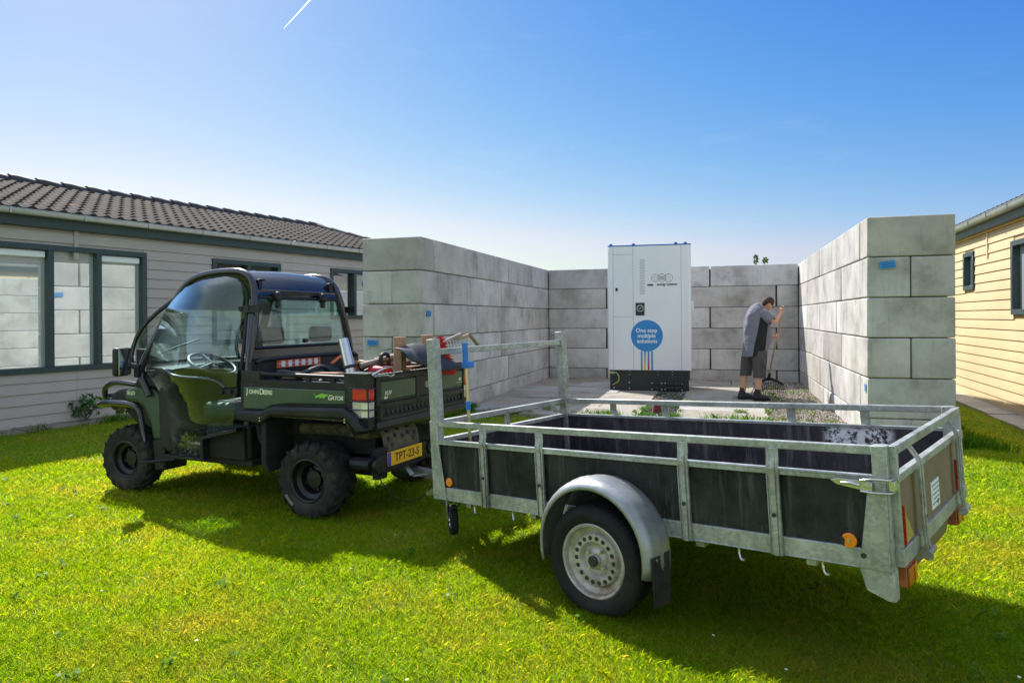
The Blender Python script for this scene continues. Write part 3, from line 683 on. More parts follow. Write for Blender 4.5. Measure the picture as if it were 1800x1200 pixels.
#@@END_SETTING
#@@OBJECTS
# ------------------------------------------------------------------ utility vehicle (x forward, y left = towards the camera, z up)
GY = R(155.5)
GM = Matrix.Translation((-1.1487, 5.7165, 0)) @ Matrix.Rotation(GY, 4, 'Z')
uv = empty('utility_vehicle', 'green and black utility vehicle with glazed cab and loaded cargo bed, hitched to the trailer', 'vehicle', GM)
def yl(z, y0=.63): return y0-.21*(max(z, 1.0)-1.22)
def wheel(parent, c, r, w, side, rim_r, name='wheel', steer=0, lugs=True):
    # side +1: outer face towards +y
    root = bpy.data.objects.new(name, None); COL.objects.link(root); root.parent = parent; root.location = c; root.rotation_euler = (0, 0, steer)
    h = w/2
    b = MB()
    prof = [(rim_r-.005, -h*.86), (rim_r+.012, -h*.95), (rim_r+.05, -h*1.0), (r-.055, -h*.98), (r-.03, -h*.9), (r-.022, -h*.6), (r-.020, 0), (r-.022, h*.6), (r-.03, h*.9), (r-.055, h*.98), (rim_r+.05, h*1.0), (rim_r+.012, h*.95), (rim_r-.005, h*.86)]
    b.cur = 1; b.lathe(prof, (0, 0, 0), (0, side, 0), 48)
    b.cur = 0
    if lugs:
        nl = 17
        for k in range(nl):
            for sgn in (-1, 1):
                a0 = 2*math.pi*(k+(.25 if sgn > 0 else -.25))/nl
                pts_in = []; pts_out = []
                rings = []
                for t in range(6):
                    f = t/5; a = a0+sgn*0+.34*(1-f)*1.0-.12
                    yy = sgn*h*(.04+.93*f); rr = r-.004-(.022*f**5); rb = r-.03-(.012*f**5)
                    da = .052
                    q = []
                    for rad, dda in ((rb, -da*1.2), (rr, -da), (rr, da), (rb, da*1.2)):
                        q.append(Vector((math.sin(a+dda)*rad, yy, math.cos(a+dda)*rad)))
                    rings.append(q)
                # shoulder drop
                a = a0-.12; q = []
                for rad, dda, yo in ((r-.075, -.045, .985), (r-.052, -.045, 1.045), (r-.052, .045, 1.045), (r-.075, .045, .985)): q.append(Vector((math.sin(a+dda)*rad, sgn*h*yo, math.cos(a+dda)*rad)))
                rings.append(q); b.loft(rings)
    b.build('tyre', ['rubber', 'rubberwall'], root, angle=45)
    b = MB(); q = rim_r
    b.lathe([(q+.004, h*.90), (q-.006, h*.93), (q-.016, h*.86), (q-.022, h*.55), (q-.05, h*.42), (q-.055, h*.1), (q*.62, h*.0), (q*.58, h*.12), (q*.42, h*.16), (q*.40, h*.34), (.0001, h*.36)], (0, 0, 0), (0, side, 0), 40)
    b.lathe([(q+.004, -h*.90), (q-.03, -h*.8), (q-.05, 0), (q-.055, h*.1)], (0, 0, 0), (0, side, 0), 32)
    for k in range(4):
        a = k*math.pi/2+.4; b.lathe([(.0001, 0), (.011, 0), (.011, .018), (.0001, .018)], (math.sin(a)*q*.5, side*h*.15, math.cos(a)*q*.5), (0, side, 0), 8)
    b.build('rim', 'rimblack', root, angle=35)
    return root
RR = .285
def tyre_marks(root, r, y):
    b = MB()
    for k in range(7):
        a = R(216+k*3.6); d1, d2 = Vector((-math.sin(a), 0, math.cos(a))), Vector((-math.cos(a), 0, -math.sin(a)))
        for rr1, rr2, o1, o2 in ((r-.010, r+.010, -.003, .003), (r-.010, r+.010, .004, -.003)): b.bar(d1*rr1+d2*o1+Vector((0, y, 0)), d1*rr2+d2*o2+Vector((0, y, 0)), .0022, .0014)
    b.build('tyre_lettering', 'whiteprint', root)
for s_ in (1, -1):
    w_o = wheel(uv, (0, s_*.635, RR-.012), RR, .25, s_, .155)
    if s_ > 0: tyre_marks(w_o, .212, .1265)
    wheel(uv, (1.965, s_*.60, RR-.015), RR-.004, .20, s_, .15, steer=R(3))
# chassis
b = MB()
b.box((-.42, -.34, .30), (2.1, .34, .42)); b.box((-.35, -.42, .42), (.6, .42, .74)); b.box((.66, -.6, .29), (1.5, .6, .34))
b.tube([(0, -.62, .275), (0, .62, .275)], .035); b.tube([(1.96, -.6, .27), (1.96, .6, .27)], .03)
b.box((-.16, -.16, .2), (.2, .16, .42)); b.box((1.5, -.5, .34), (1.62, .5, .95)); b.box((1.62, -.34, .36), (2.2, .34, .78))
b.prism([(.70, .34), (.72, .60), (1.08, .52), (1.10, .34)], 1, .52, .63); b.prism([(.70, .34), (.72, .60), (1.08, .52), (1.10, .34)], 1, -.63, -.52)
b.tube([(.62, .55, .66), (.60, .56, .50), (.46, .55, .36), (.3, .5, .33)], .035, smooth=2)
b.build('chassis', 'under', uv, bevel=.012)
b = MB(); b.tube([(1.72, .74, .27), (1.36, .70, .315)], .012); b.prism([(1.09, .345), (1.10, .51), (.72, .60), (.72, .57), (1.07, .49), (1.06, .33), (1.5, .31), (1.5, .345)], 1, .63, .70)
b.build('sill', 'black', uv, bevel=.008)
# dashboard, seats, steering
b = MB()
b.loft([[(1.50, y, 1.02+.03*(1-(y/.6)**2)) for y in (-.6, -.3, 0, .3, .6)]+[(1.50, y, .86) for y in (.6, .3, 0, -.3, -.6)], [(1.80, y, 1.03) for y in (-.6, -.3, 0, .3, .6)]+[(1.80, y, .86) for y in (.6, .3, 0, -.3, -.6)]])
b.box((1.52, -.58, .55), (1.60, .58, .9)); b.box((1.1, -.12, .34), (1.55, .05, .56))
b.build('dashboard', 'black', uv, bevel=.02)
MB().box((1.515, .05, .70), (1.519, .22, .82)).build('instrument_label', 'whiteprint', uv)
for yc in (.30, -.30):
    b = MB(); b.box((.74, yc-.26, .62), (1.24, yc+.26, .76)); b.build('seat', 'seatvinyl', uv, bevel=.05, seg=4)
    b = MB(); b.box((.68, yc-.25, .74), (.80, yc+.25, 1.20)); b.build('backrest', 'black', uv, bevel=.05, seg=4)
    MB().box((.70, yc-.13, 1.22), (.78, yc+.13, 1.36)).build('headrest', 'black', uv, bevel=.035, seg=3)
b = MB(); b.box((.68, -.6, .34), (1.14, .6, .60)); b.build('seat_base', 'under', uv, bevel=.02)
sc_ = Vector((1.36, .33, 1.045)); ax = Vector((-.42, 0, .9)).normalized(); u_, w_ = orth(ax)
b = MB(); b.tube([sc_+(u_*math.cos(a)+w_*math.sin(a))*.19 for a in [2*math.pi*k/36 for k in range(37)]], .016, 8, caps=False)
for a in (.3, 2.4, 4.5): b.tube([sc_, sc_+(u_*math.cos(a)+w_*math.sin(a))*.19-ax*0], [.02, .014], 6)
b.disc(sc_-ax*.03, ax, .055, .04, 20)
b.build('steering_wheel', 'black', uv)
MB().tube([sc_-ax*.02, sc_+Vector((.25, 0, -.30))], .025).build('steering_column', 'black', uv)
# hood, fenders
hood = [(1.60, .46), (1.62, .70), (1.66, .83), (1.76, .885), (1.95, .875), (2.06, .85), (2.20, .83), (2.30, .79), (2.34, .70), (2.30, .60), (2.16, .50)]
b = MB(); b.prism(hood, 1, -.42, .42); b.build('hood', 'black', uv, bevel=.03, seg=3)
b = MB(); b.prism([(1.50, .86), (1.52, .95), (1.60, 1.02), (1.86, 1.0), (1.93, .86)], 1, -.56, .64); b.prism([(1.40, .35), (1.46, .56), (1.50, .86), (1.56, .90), (1.60, .84), (1.58, .46), (1.50, .35)], 1, .56, .675)
b.build('cowl', 'black', uv, bevel=.03, seg=3)
fen = [(2.063, .83), (1.948, .866), (1.756, .879), (1.663, .822), (1.609, .659), (1.583, .444), (1.727, .426), (1.754, .553), (1.831, .681), (1.903, .730), (2.064, .745)]
for s_ in (1, -1):
    lo, hi = sorted((s_*.36, s_*.62))
    ff = MB().prism(fen, 1, lo, hi).build('front_fender', 'green', uv, bevel=.028, seg=3)
    text('model_lettering', '855D', .042, (1.975, s_*.6215, .808), (-s_, 0, 0), (0, 0, 1), 'cream', ff, shear=.2, bold=.0006)
    MB().prism([(1.70, .436), (1.56, .451), (1.55, .20), (1.67, .19)], 1, min(s_*.42, s_*.645), max(s_*.42, s_*.645)).build('mud_flap', 'black', uv, bevel=.015)
    b = MB(); lo, hi = sorted((s_*.30, s_*.56)); b.prism([(2.064, .845), (2.22, .825), (2.31, .79), (2.345, .70), (2.30, .63), (2.07, .742)], 1, lo, hi); nose_o = b.build('headlamp_housing', 'black', uv, bevel=.03, seg=3)
    MB().box((2.30, min(s_*.33, s_*.5), .69), (2.352, max(s_*.33, s_*.5), .77)).build('headlight', 'clearlamp', uv, bevel=.012)
# bull bar
b = MB()
for s_ in (1, -1):
    b.tube([(2.06, s_*.50, .865), (2.30, s_*.50, .885), (2.46, s_*.50, .85), (2.53, s_*.46, .75), (2.49, s_*.42, .66), (2.40, s_*.36, .60)], .024, 12, smooth=3)
    b.tube([(2.50, s_*.2, .675), (2.46, s_*.52, .675), (2.38, s_*.63, .70), (2.27, s_*.65, .722), (1.93, s_*.65, .727), (1.835, s_*.65, .68), (1.81, s_*.65, .58), (1.775, s_*.65, .42), (1.765, s_*.65, .26)], .024, 12, smooth=3)
b.tube([(2.53, -.46, .75), (2.53, .46, .75)], .022, 12); b.tube([(2.5, -.3, .675), (2.5, .3, .675)], .022, 12); b.tube([(2.45, -.4, .60), (2.45, .4, .60)], .02, 10)
b.tube([(2.45, .2, .6), (2.1, .2, .45)], .02); b.tube([(2.45, -.2, .6), (2.1, -.2, .45)], .02)
b.build('bull_bar', 'blackgloss', uv)
# cab frame
prof = [(1.60, .36, .675), (1.72, .80, .675), (1.835, .985, .68), (1.788, 1.13), (1.725, 1.253), (1.625, 1.458), (1.545, 1.604), (1.467, 1.71), (1.366, 1.765), (1.218, 1.796), (1.024, 1.806), (.896, 1.80), (.808, 1.776), (.738, 1.715), (.70, 1.60), (.68, 1.48), (.662, 1.253), (.655, 1.04, .667), (.66, .62, .67)]
P3 = [(p[0], (p[2] if len(p) > 2 else yl(p[1])), p[1]) for p in prof]
for s_ in (1, -1):
    MB().tube([(x, s_*(y-.03), z) for x, y, z in P3[1:]], .030, 12, smooth=1, flat=1).build('cab_frame', 'blackgloss', uv)
    # inner door seal
    MB().tube([(x-(.03 if x > 1.3 else -.055 if x < .9 else 0), s_*(y-.012), z-(.05 if z > 1.7 else 0)) for x, y, z in P3[2:-1]], .014, 8, smooth=1).build('door_seal', 'black', uv)
roofp = [p for p in P3 if p[2] > 1.58]
b = MB(); rings = []
for x, y, z in [(1.60, yl(1.5), 1.50)]+roofp: rings.append([(x, -y+.04, z+.004)]+[(x, -y+.04+(2*y-.08)*k/8, z+.004+.018*math.sin(math.pi*k/8)) for k in range(1, 8)]+[(x, y-.04, z+.004)])
r2 = [[(p[0]-.0, p[1], p[2]-.02) if p[2] > 1.74 else (p[0]+(.02 if p[0] < 1 else -.02), p[1], p[2]-.006) for p in r] for r in rings]
b.loft([a+c[::-1] for a, c in zip(rings, r2)])
b.build('roof', 'blackgloss', uv, angle=50)
# rear cab wall: header, side pillars, lower sill, window
def rw(y, z): return (.662+.115*(max(min(z, 1.62), 1.05)-1.20), y, z)
b = MB()
def panel(q, t=.02):
    q = [Vector(rw(*p)) for p in q]; b.loft([q, [p+Vector((t, 0, 0)) for p in q]])
panel([(-.53, 1.60), (.53, 1.60), (.515, 1.66), (-.515, 1.66)])
for s_ in (1, -1): panel([(s_*.50, 1.58), (s_*.545, 1.58), (s_*.64, 1.16), (s_*.59, 1.16)], .03)
panel([(-.65, 1.04), (.65, 1.04), (.63, 1.20), (-.63, 1.20)], .03)
b.build('rear_panel', 'blackgloss', uv, bevel=.006)
b = MB()
wq = [(-.565, 1.20), (.565, 1.20), (.485, 1.59), (-.485, 1.59)]
def rail(p, q, r=.013): a_ = Vector(rw(*p))-Vector((.012, 0, 0)); c_ = Vector(rw(*q))-Vector((.012, 0, 0)); b.tube([a_, c_], r, 8)
for i in range(4): rail(wq[i], wq[(i+1) % 4])
b.build('window_rubber', 'black', uv)
q = [Vector(rw(*p))-Vector((.012, 0, 0)) for p in wq]; MB().loft([q, [p+Vector((.004, 0, 0)) for p in q]]).build('rear_window', 'cabglass', uv)
for yc in (.31, -.24):
    b = MB(); c_ = Vector(rw(yc, 1.60))-Vector((.03, 0, 0))
    b.loft([[c_+Vector((-.012+dx, math.cos(a)*r_*.9, dz+math.sin(a)*r_)) for a in [k*math.pi/6 for k in range(12)]] for dx, dz, r_ in ((0.02, 0, .045), (-.015, 0, .045), (-.03, 0, .03))])
    b.box(tuple(c_+Vector((-.03, -.022, -.085))), tuple(c_+Vector((0, .022, 0)))); b.build('window_hinge', 'black', uv, bevel=.01)
for yc in (.45, -.40):
    MB().box((.705, yc-.02, 1.685), (.735, yc+.02, 1.735)).box((.70, yc-.045, 1.725), (.73, yc+.01, 1.74)).box((.705, yc-.015, 1.655), (.715, yc+.015, 1.69)).build('roof_bracket', 'black', uv, bevel=.004)
MB().tube([rw(0.0, 1.235), (.62, .0, 1.24), (.615, .04, 1.242)], .008).box((.60, .03, 1.225), (.63, .06, 1.258)).build('window_latch', 'black', uv)
MB().box(tuple(Vector(rw(-.22, 1.618))-Vector((.016, 0, 0))), tuple(Vector(rw(.28, 1.648))-Vector((.004, 0, 0)))).build('header_strip', 'black', uv)
# windscreen (bowed forward) with frame
def ws(t, k):   # t 0 bottom..1 top ; k -1..1 across
    x = 2.20+.11*math.sin(math.pi*t)-.60*t**1.25; z = 1.04+.57*t+.02*math.sin(math.pi*t)
    return Vector((x-(.22*(1-t)+.05*t)*abs(k)**3, k*(.61-.09*t), z))
b = MB(); b.loft([[ws(t/8, k/8) for k in range(-8, 9)] for t in range(9)], closed=False)
o = b.build('windscreen', 'shieldglass', uv)
so_ = o.modifiers.new('solid', 'SOLIDIFY'); so_.thickness = .004
b = MB()
b.tube([ws(0, k/10) for k in range(-10, 11)], .016, 8)
for k in (-.97, .97): b.tube([ws(t/8, k) for t in range(9)], .017, 8)
b.tube([ws(1, k/10) for k in range(-10, 11)], .016, 8)
b.tube([(1.84, .62, .99), ws(0, 1)], .015); b.tube([(1.84, -.62, .99), ws(0, -1)], .015)
b.build('windscreen_frame', 'black', uv)
MB().box((2.02, .33, 1.05), (2.10, .47, 1.17)).tube([(2.1, .36, 1.08), (2.03, .1, 1.18), (1.98, -.1, 1.24)], .008).build('wiper', 'black', uv, bevel=.02)
# door glass
gl = [(1.752, 1.009), (1.60, 1.509), (1.516, 1.604), (1.416, 1.685), (1.249, 1.738), (.993, 1.763), (.873, 1.743), (.813, 1.702), (.774, 1.591), (.765, 1.466), (.755, 1.282), (.74, 1.04), (.75, .891)]
low = [(.782, .591), (1.085, .526), (1.124, .501), (1.097, .37), (1.119, .353), (1.437, .337), (1.455, .352), (1.457, .56), (1.478, .671), (1.523, .781), (1.636, .906)]
for s_ in (1, -1):
    bm = bmesh.new(); fc_d = bm.faces.new([bm.verts.new((x, 0, z)) for x, z in gl+low])
    for zc in [.45+.06*i for i in range(22)]: bmesh.ops.bisect_plane(bm, geom=bm.verts[:]+bm.edges[:]+bm.faces[:], plane_co=(0, 0, zc), plane_no=(0, 0, 1))
    for v in bm.verts:
        z_ = v.co.z; a0, a1 = .80, 1.40; tt = max(0, min(1, (z_-a0)/(a1-a0)))
        v.co.y = s_*((.675 if z_ < a0 else .675-.21*(a1-a0)*tt*tt/2 if z_ < a1 else .675-.21*(a1-a0)/2-.21*(z_-a1))-.006)
    bmesh.ops.triangulate(bm, faces=[f for f in bm.faces if len(f.verts) > 4])
    me_d = bpy.data.meshes.new('door'); bm.normal_update()
    if sum(f.normal.y for f in bm.faces)*s_ < 0: bmesh.ops.reverse_faces(bm, faces=bm.faces)
    bm.to_mesh(me_d); bm.free(); me_d.materials.append(M['cabglass']); me_d.polygons.foreach_set('use_smooth', [True]*len(me_d.polygons))
    dg_ = bpy.data.objects.new('door', me_d); COL.objects.link(dg_); dg_.parent = uv
    so_ = dg_.modifiers.new('solid', 'SOLIDIFY'); so_.thickness = .004; so_.offset = -1
    b = MB(); b.tube([(1.64, s_*.655, 1.022), (1.53, s_*.655, 1.024), (1.43, s_*.66, .963), (.97, s_*.66, .961), (.86, s_*.67, .895)], .012, 8, smooth=2); b.build('grab_rail', 'blackgloss', dg_)
    b = MB(); b.loft([[Vector((.78-dx, s_*(yl(1.5)+.006+dy), 1.504+dz)) for dx, dz in ((0, -.018), (.03, -.03), (.16, -.032), (.2, -.034), (.2, .03), (.17, .028), (.03, .018), (0, .014))] for dy in (0, .02)]); b.disc((.70, s_*(yl(1.5)+.02), 1.512), (0, s_, 0), .022, .012); b.disc((.77, s_*(yl(1.5)+.02), 1.506), (0, s_, 0), .018, .012)
    b.build('door_hinge', 'black', dg_)
    b = MB(); b.loft([[Vector((.88-dx, s_*(.68+dy), .865+dz)) for dx, dz in ((0, -.018), (.17, -.02), (.18, .04), (.1, .03), (0, .02))] for dy in (0, .02)]); b.disc((.86, s_*.70, .868), (0, s_, 0), .018, .014); b.disc((.77, s_*.70, .875), (0, s_, 0), .018, .014); b.build('door_hinge', 'black', dg_)
# mirrors
for s_, in ((1,),):
    mroot = MB().loft([[Vector((1.83+math.cos(a)*r_*.78-.05, s_*.84+dy, 1.085+math.sin(a)*r_*1.15)) for a in [math.pi/4*k+math.pi/8 for k in range(8)]] for dy, r_ in ((.035, .085), (.02, .115), (-.01, .118))])
    pass
mr = MB(); MX = Matrix.Translation((1.83, .80, 1.085)) @ Matrix.Rotation(R(18), 4, 'Z')
mr.box((-.015, -.085, -.115), (.045, .085, .115), MX); mo = mr.build('mirror', 'black', uv, bevel=.025, seg=3)
b = MB(); b.box((-.0195, -.075, -.105), (-.0155, .075, .105), MX); b.build('mirror_glass', 'mirror', mo, bevel=.0)
b = MB(); b.bar(MX @ Vector((-.024, -.055, .108)), MX @ Vector((-.024, .055, -.108)), .028, .01, up=(1, 0, 0)); b.build('mirror_brace', 'black', mo, bevel=.003)
MB().tube([(1.85, .74, 1.06), (1.80, .68, 1.03)], .022).box((1.79, .64, .95), (1.84, .70, 1.03)).build('mirror_arm', 'black', mo, bevel=.008)
# cargo bed ----------------------------------------------------------
b = MB()
b.box((-.46, -.66, .755), (.60, .66, .785))
for s_ in (1, -1):
    lo, hi = sorted((s_*.66, s_*.70)); b.box((-.30, lo, .755), (.66, hi, .955))
b.box((.57, -.66, .755), (.61, .66, .955))
b.build('bed_floor', 'black', uv, bevel=.006)
b = MB()
for s_ in (1, -1):
    b.tube([(.60, s_*.68, .965), (.60, s_*.68, 1.03), (.50, s_*.68, 1.015), (-.32, s_*.68, 1.008)], .016, 8)
    b.box((-.505, min(s_*.60, s_*.715), .925), (-.30, max(s_*.60, s_*.715), 1.045))
    b.box((-.505, min(s_*.60, s_*.715), .66), (-.315, max(s_*.60, s_*.715), .93))
    b.box((.48, min(s_*.665, s_*.70), .95), (.665, max(s_*.665, s_*.70), 1.035))
    lo, hi = sorted((s_*.655, s_*.705)); b.box((-.32, lo, .945), (.50, hi, .972))
    b.box((.02, s_*.68-.012, .97), (.06, s_*.68+.012, 1.0)); b.box((-.2, s_*.68-.012, .97), (-.16, s_*.68+.012, 1.0))
b.box((.60, -.66, .95), (.635, .66, 1.10)); b.tube([(.59, -.62, 1.09), (.59, -.55, 1.115), (.59, .55, 1.115), (.59, .62, 1.09)], .018, 8, smooth=1)
b.build('bed_rail', 'black', uv, bevel=.014, seg=3)
b = MB(); b.box((.592, -.12, 1.035), (.596, .40, 1.10)); lb_ = b.build('warning_label', 'orange', uv)
b = MB()
for k in range(6): b.box((.588, -.08+k*.078, 1.042), (.591, -.04+k*.078, 1.09))
b.box((.588, -.1, 1.066), (.591, .38, 1.070)); b.build('label_print', 'whiteprint', lb_)
gp = [(.622, .919), (-.312, .919), (-.315, .825), (.195, .81), (.342, .792), (.417, .756), (.619, .754)]
for s_ in (1, -1):
    lo, hi = sorted((s_*.69, s_*.722)); p_ = MB().prism(gp, 1, lo, hi).build('side_panel', 'green', uv, bevel=.007, seg=2)
    if s_ > 0:
        b = MB().box((-.33, .69, .735), (.66, .708, .95)); b.build('panel_surround', 'black', uv)
        yy = .7225
        text('lettering', 'J', .058, (.588, yy, .886), (-1, 0, 0), (0, 0, 1), 'cream', p_, bold=.0012, align='LEFT', wide=.95)
        text('lettering', 'OHN', .044, (.565, yy, .883), (-1, 0, 0), (0, 0, 1), 'cream', p_, bold=.0012, align='LEFT', wide=.95)
        text('lettering', 'D', .058, (.462, yy, .886), (-1, 0, 0), (0, 0, 1), 'cream', p_, bold=.0012, align='LEFT', wide=.95)
        text('lettering', 'EERE', .044, (.426, yy, .883), (-1, 0, 0), (0, 0, 1), 'cream', p_, bold=.0012, align='LEFT', wide=.95)
        text('lettering', 'G', .052, (-.165, yy, .868), (-1, 0, 0), (0, 0, 1), 'cream', p_, bold=.001, align='LEFT', shear=.25, wide=.95)
        text('lettering', 'ATOR', .040, (-.197, yy, .866), (-1, 0, 0), (0, 0, 1), 'cream', p_, bold=.001, align='LEFT', shear=.25, wide=.95)
        b = MB(); lg = [(-.045, .898), (-.075, .880), (-.10, .884), (-.125, .896), (-.15, .893), (-.19, .888), (-.178, .878), (-.155, .870), (-.148, .858), (-.135, .868), (-.115, .862), (-.10, .870), (-.08, .862), (-.066, .868), (-.082, .874), (-.062, .884)]
        b.prism([(x+.015, z) for x, z in lg], 1, yy-.001, yy+.0012); b.build('emblem', 'greenlogo', p_)
# wheel arch flare and liner
fl = [(.645, .748), (.40, .752), (.368, .765), (.304, .790), (-.332, .808), (-.416, .765), (-.515, .655), (-.445, .632), (-.355, .728), (.300, .718), (.375, .672), (.405, .655), (.64, .672)]
for s_ in (1, -1):
    lo, hi = sorted((s_*.60, s_*.785)); f_ = MB().prism(fl, 1, lo, hi).build('wheel_arch', 'black', uv, bevel=.022, seg=3)
    lo, hi = sorted((s_*.42, s_*.765)); MB().prism([(.30, .727), (.37, .70), (.30, .716), (-.34, .716), (-.44, .62), (-.425, .62), (-.35, .726)], 1, lo, hi).build('mud', 'mud', f_)
    lo, hi = sorted((s_*.46, s_*.76)); MB().prism([(.414, .70), (.416, .376), (.36, .308), (.345, .31), (.37, .39), (.37, .70)], 1, lo, hi).build('mud_flap', 'under', uv, bevel=.01)
    for x, z in ((.40, .705), (.40, .685), (-.36, .735), (-.36, .715)):
        MB().disc((x, s_*.785, z), (0, s_, 0), .006, .004, 8).build('screw', 'chrome', f_)
# tailgate ----------------------------------------------------------
tgx = -.50; tw = .635
b = MB()
b.box((tgx-.005, -tw, .64), (tgx+.045, tw, 1.02))
def frm(y0, y1, z0, z1, t=.012, pr=.02):
    b.box((tgx-pr, y0, z0), (tgx-.004, y1, z1))
for y0, y1, z0, z1 in ((-tw, tw, .985, 1.022), (-tw, tw, .785, .825), (-tw, tw, .700, .728), (-tw, -.615, .70, 1.0), (.585, tw, .70, 1.0), (.08, .125, .785, 1.0), (-.225, -.19, .785, 1.0), (-tw, -.60, .70, .80), (.565, tw, .70, .80)): frm(y0, y1, z0, z1)
b.prism([(tgx-.02, .70), (tgx-.03, .655), (tgx-.01, .63), (tgx+.04, .63), (tgx+.04, .70)], 1, -tw, tw)
for k in range(26):
    y = -.6+k*.046; b.box((tgx-.024, y, 1.018), (tgx+.02, y+.025, 1.032))
for k in range(20):
    y = -.57+k*.058; b.prism([(tgx-.005, .735), (tgx-.016, .74), (tgx-.005, .782)], 1, y, y+.03)
tg_ = b.build('tailgate', 'black', uv, bevel=.006, seg=2)
def ystrip(y0, y1):
    b = MB(); b.box((tgx-.016, y0, .845), (tgx-.004, y1, .975)); return b.build('tailgate_panel', 'green', tg_, bevel=.004)
p1 = ystrip(.13, .578); p2 = ystrip(-.605, -.235)
for y0_, y1_ in ((.13, .578), (-.605, -.235)): b = MB(); b.box((tgx-.017, y0_, .828), (tgx-.005, y1_, .846)); b.build('panel_lip', 'black', tg_, bevel=.003)
text('lettering', 'XUV', .042, (tgx-.0165, .495, .892), (0, -1, 0), (0, 0, 1), 'cream', p1, bold=.0006, shear=.1)
text('lettering', '4x4', .028, (tgx-.0165, .525, .862), (0, -1, 0), (0, 0, 1), 'cream', p1, bold=.0012, shear=.25)
text('lettering', 'IRS', .034, (tgx-.0165, -.565, .905), (0, -1, 0), (0, 0, 1), 'cream', p2, bold=.001)
MB().box((tgx-.0175, -.60, .878), (tgx-.0163, -.50, .881)).build('underline', 'cream', p2)
b = MB(); b.box((tgx-.012, -.185, .83), (tgx-.004, .075, .975)); bd = b.build('badge_panel', 'black', tg_)
b = MB()
for a_, c_ in (((-.02, .93), (-.055, .93)), ((-.02, .93), (-.02, .895)), ((-.055, .93), (-.055, .895)), ((-.02, .895), (-.0375, .885)), ((-.055, .895), (-.0375, .885))): b.bar((tgx-.013, a_[0]+.0, a_[1]), (tgx-.013, c_[0], c_[1]), .004, .003)
b.bar((tgx-.013, -.028, .92), (tgx-.013, -.04, .902), .005, .003); b.bar((tgx-.013, -.04, .902), (tgx-.013, -.032, .894), .004, .003)
b.build('emblem', 'cream', bd)
# tail lamps wrapped on the corner
for s_ in (1, -1):
    for nm, z0, z1, m_ in (('tail_light', .855, .94, 'redlamp'), ('reversing_light', .740, .85, 'clearlamp')):
        b = MB(); q = [(-.37, .7175), (-.45, .722), (-.505, .712), (-.515, .66), (-.505, .648), (-.40, .66)]
        b.prism([(x, s_*y) for x, y in q], 2, z0, z1); lm = b.build(nm, m_, uv, bevel=.008)
        if s_ > 0 and nm[0] == 'r': MB().prism([(-.452, .7235), (-.50, .716), (-.50, .71), (-.45, .715)], 2, z0+.004, z1-.004).build('lamp_divider', 'cream', lm)
    b = MB()
    for z in (.942, .852, .795, .738): b.tube([(-.36, s_*.728, z), (-.46, s_*.732, z), (-.518, s_*.718, z), (-.528, s_*.655, z)], .0045, 6)
    b.build('lamp_guard', 'blackgloss', uv)
# exhaust, heat shield, number plate, hitch
b = MB(); b.tube([(.25, .50, .60), (-.10, .45, .60), (-.34, .50, .585), (-.38, .3, .60)], .045, 14, smooth=2); b.tube([(-.35, -.05, .62), (-.42, -.25, .58), (-.40, -.33, .48)], .03, smooth=2); b.build('exhaust_pipe', 'mud', uv)
b = MB(); hs = []
for k in range(9):
    f = k/8; hs.append((-.34-.12*math.sin(f*1.55), .66-.19*(1-math.cos(f*1.57))*1.0))
hs.append((-.465, .44))
for y in (.42, -.03): pass
b.loft([[(x, .46, z) for x, z in hs], [(x, .0, z) for x, z in hs]], closed=False)
h_ = b.build('heat_shield', 'mud2', uv); so_ = h_.modifiers.new('s', 'SOLIDIFY'); so_.thickness = .006
for (y, z) in ((.40, .60), (.33, .625), (.26, .60), (.20, .625), (.13, .60), (.06, .62), (.40, .545), (.36, .50), (.31, .56), (.22, .545), (.14, .56), (.05, .545), (.07, .51), (.43, .495)):
    t_ = max(0, min(1, math.acos(max(-1, min(1, 1-(.66-z)/.19)))/1.57)); x_ = -.34-.12*math.sin(t_*1.55)
    nrm_ = Vector((-math.sin(t_*1.4)-.05, 0, math.cos(t_*1.4))).normalized(); b = MB(); b.disc(Vector((x_, y, z))+nrm_*.004, nrm_, .0175, .004, 14); b.build('hole', 'ink', h_)
yp = .13
b = MB(); b.box((-.50, .0, .32), (-.40, .56, .45)); b.box((-.48, .45, .28), (-.42, .56, .50)); b.box((-.45, -.02, .30), (-.40, .55, .36)); b.build('plate_holder', 'under', uv, bevel=.01)
pl = MB(); pl.box((-.508, .03, .364), (-.502, .49, .466)); plo = pl.build('number_plate', 'plate', uv, bevel=.002, seg=1)
MB().box((-.5095, .452, .366), (-.5075, .489, .464)).build('plate_strip', 'navy', plo)
text('plate_lettering', 'TPT-23-S', .085, (-.5085, .238, .414), (0, -1, 0), (0, 0, 1), 'ink', plo, bold=.0008, wide=1.0)
MB().disc((-.50, .62, .40), (-1, 0, 0), .055, .03, 20).tube([(-.46, .62, .40), (-.3, .62, .40)], .05).build('bumper_buffer', 'black', uv, bevel=.006)
MB().disc((-.50, -.08, .41), (-1, 0, 0), .05, .03, 20).tube([(-.46, -.08, .41), (-.3, -.08, .41)], .045).build('bumper_buffer', 'black', uv, bevel=.006)
b = MB(); b.bar((-.42, .16, .33), (-.50, .16, .24), .05, .012); b.bar((-.50, .16, .235), (-.60, .02, .235), .05, .012); b.tube([(-.61, 0, .235), (-.61, 0, .29)], .014); b.box((-.64, -.03, .225), (-.40, .05, .24)); b.build('tow_bar', 'galv', uv, bevel=.003)
MB().tube([(-.47, .55, .30), (-.52, .56, .25), (-.55, .45, .12), (-.60, .25, .07), (-.63, .1, .14), (-.62, .05, .26)], .004, 6, smooth=3).build('cable', 'ink', uv)
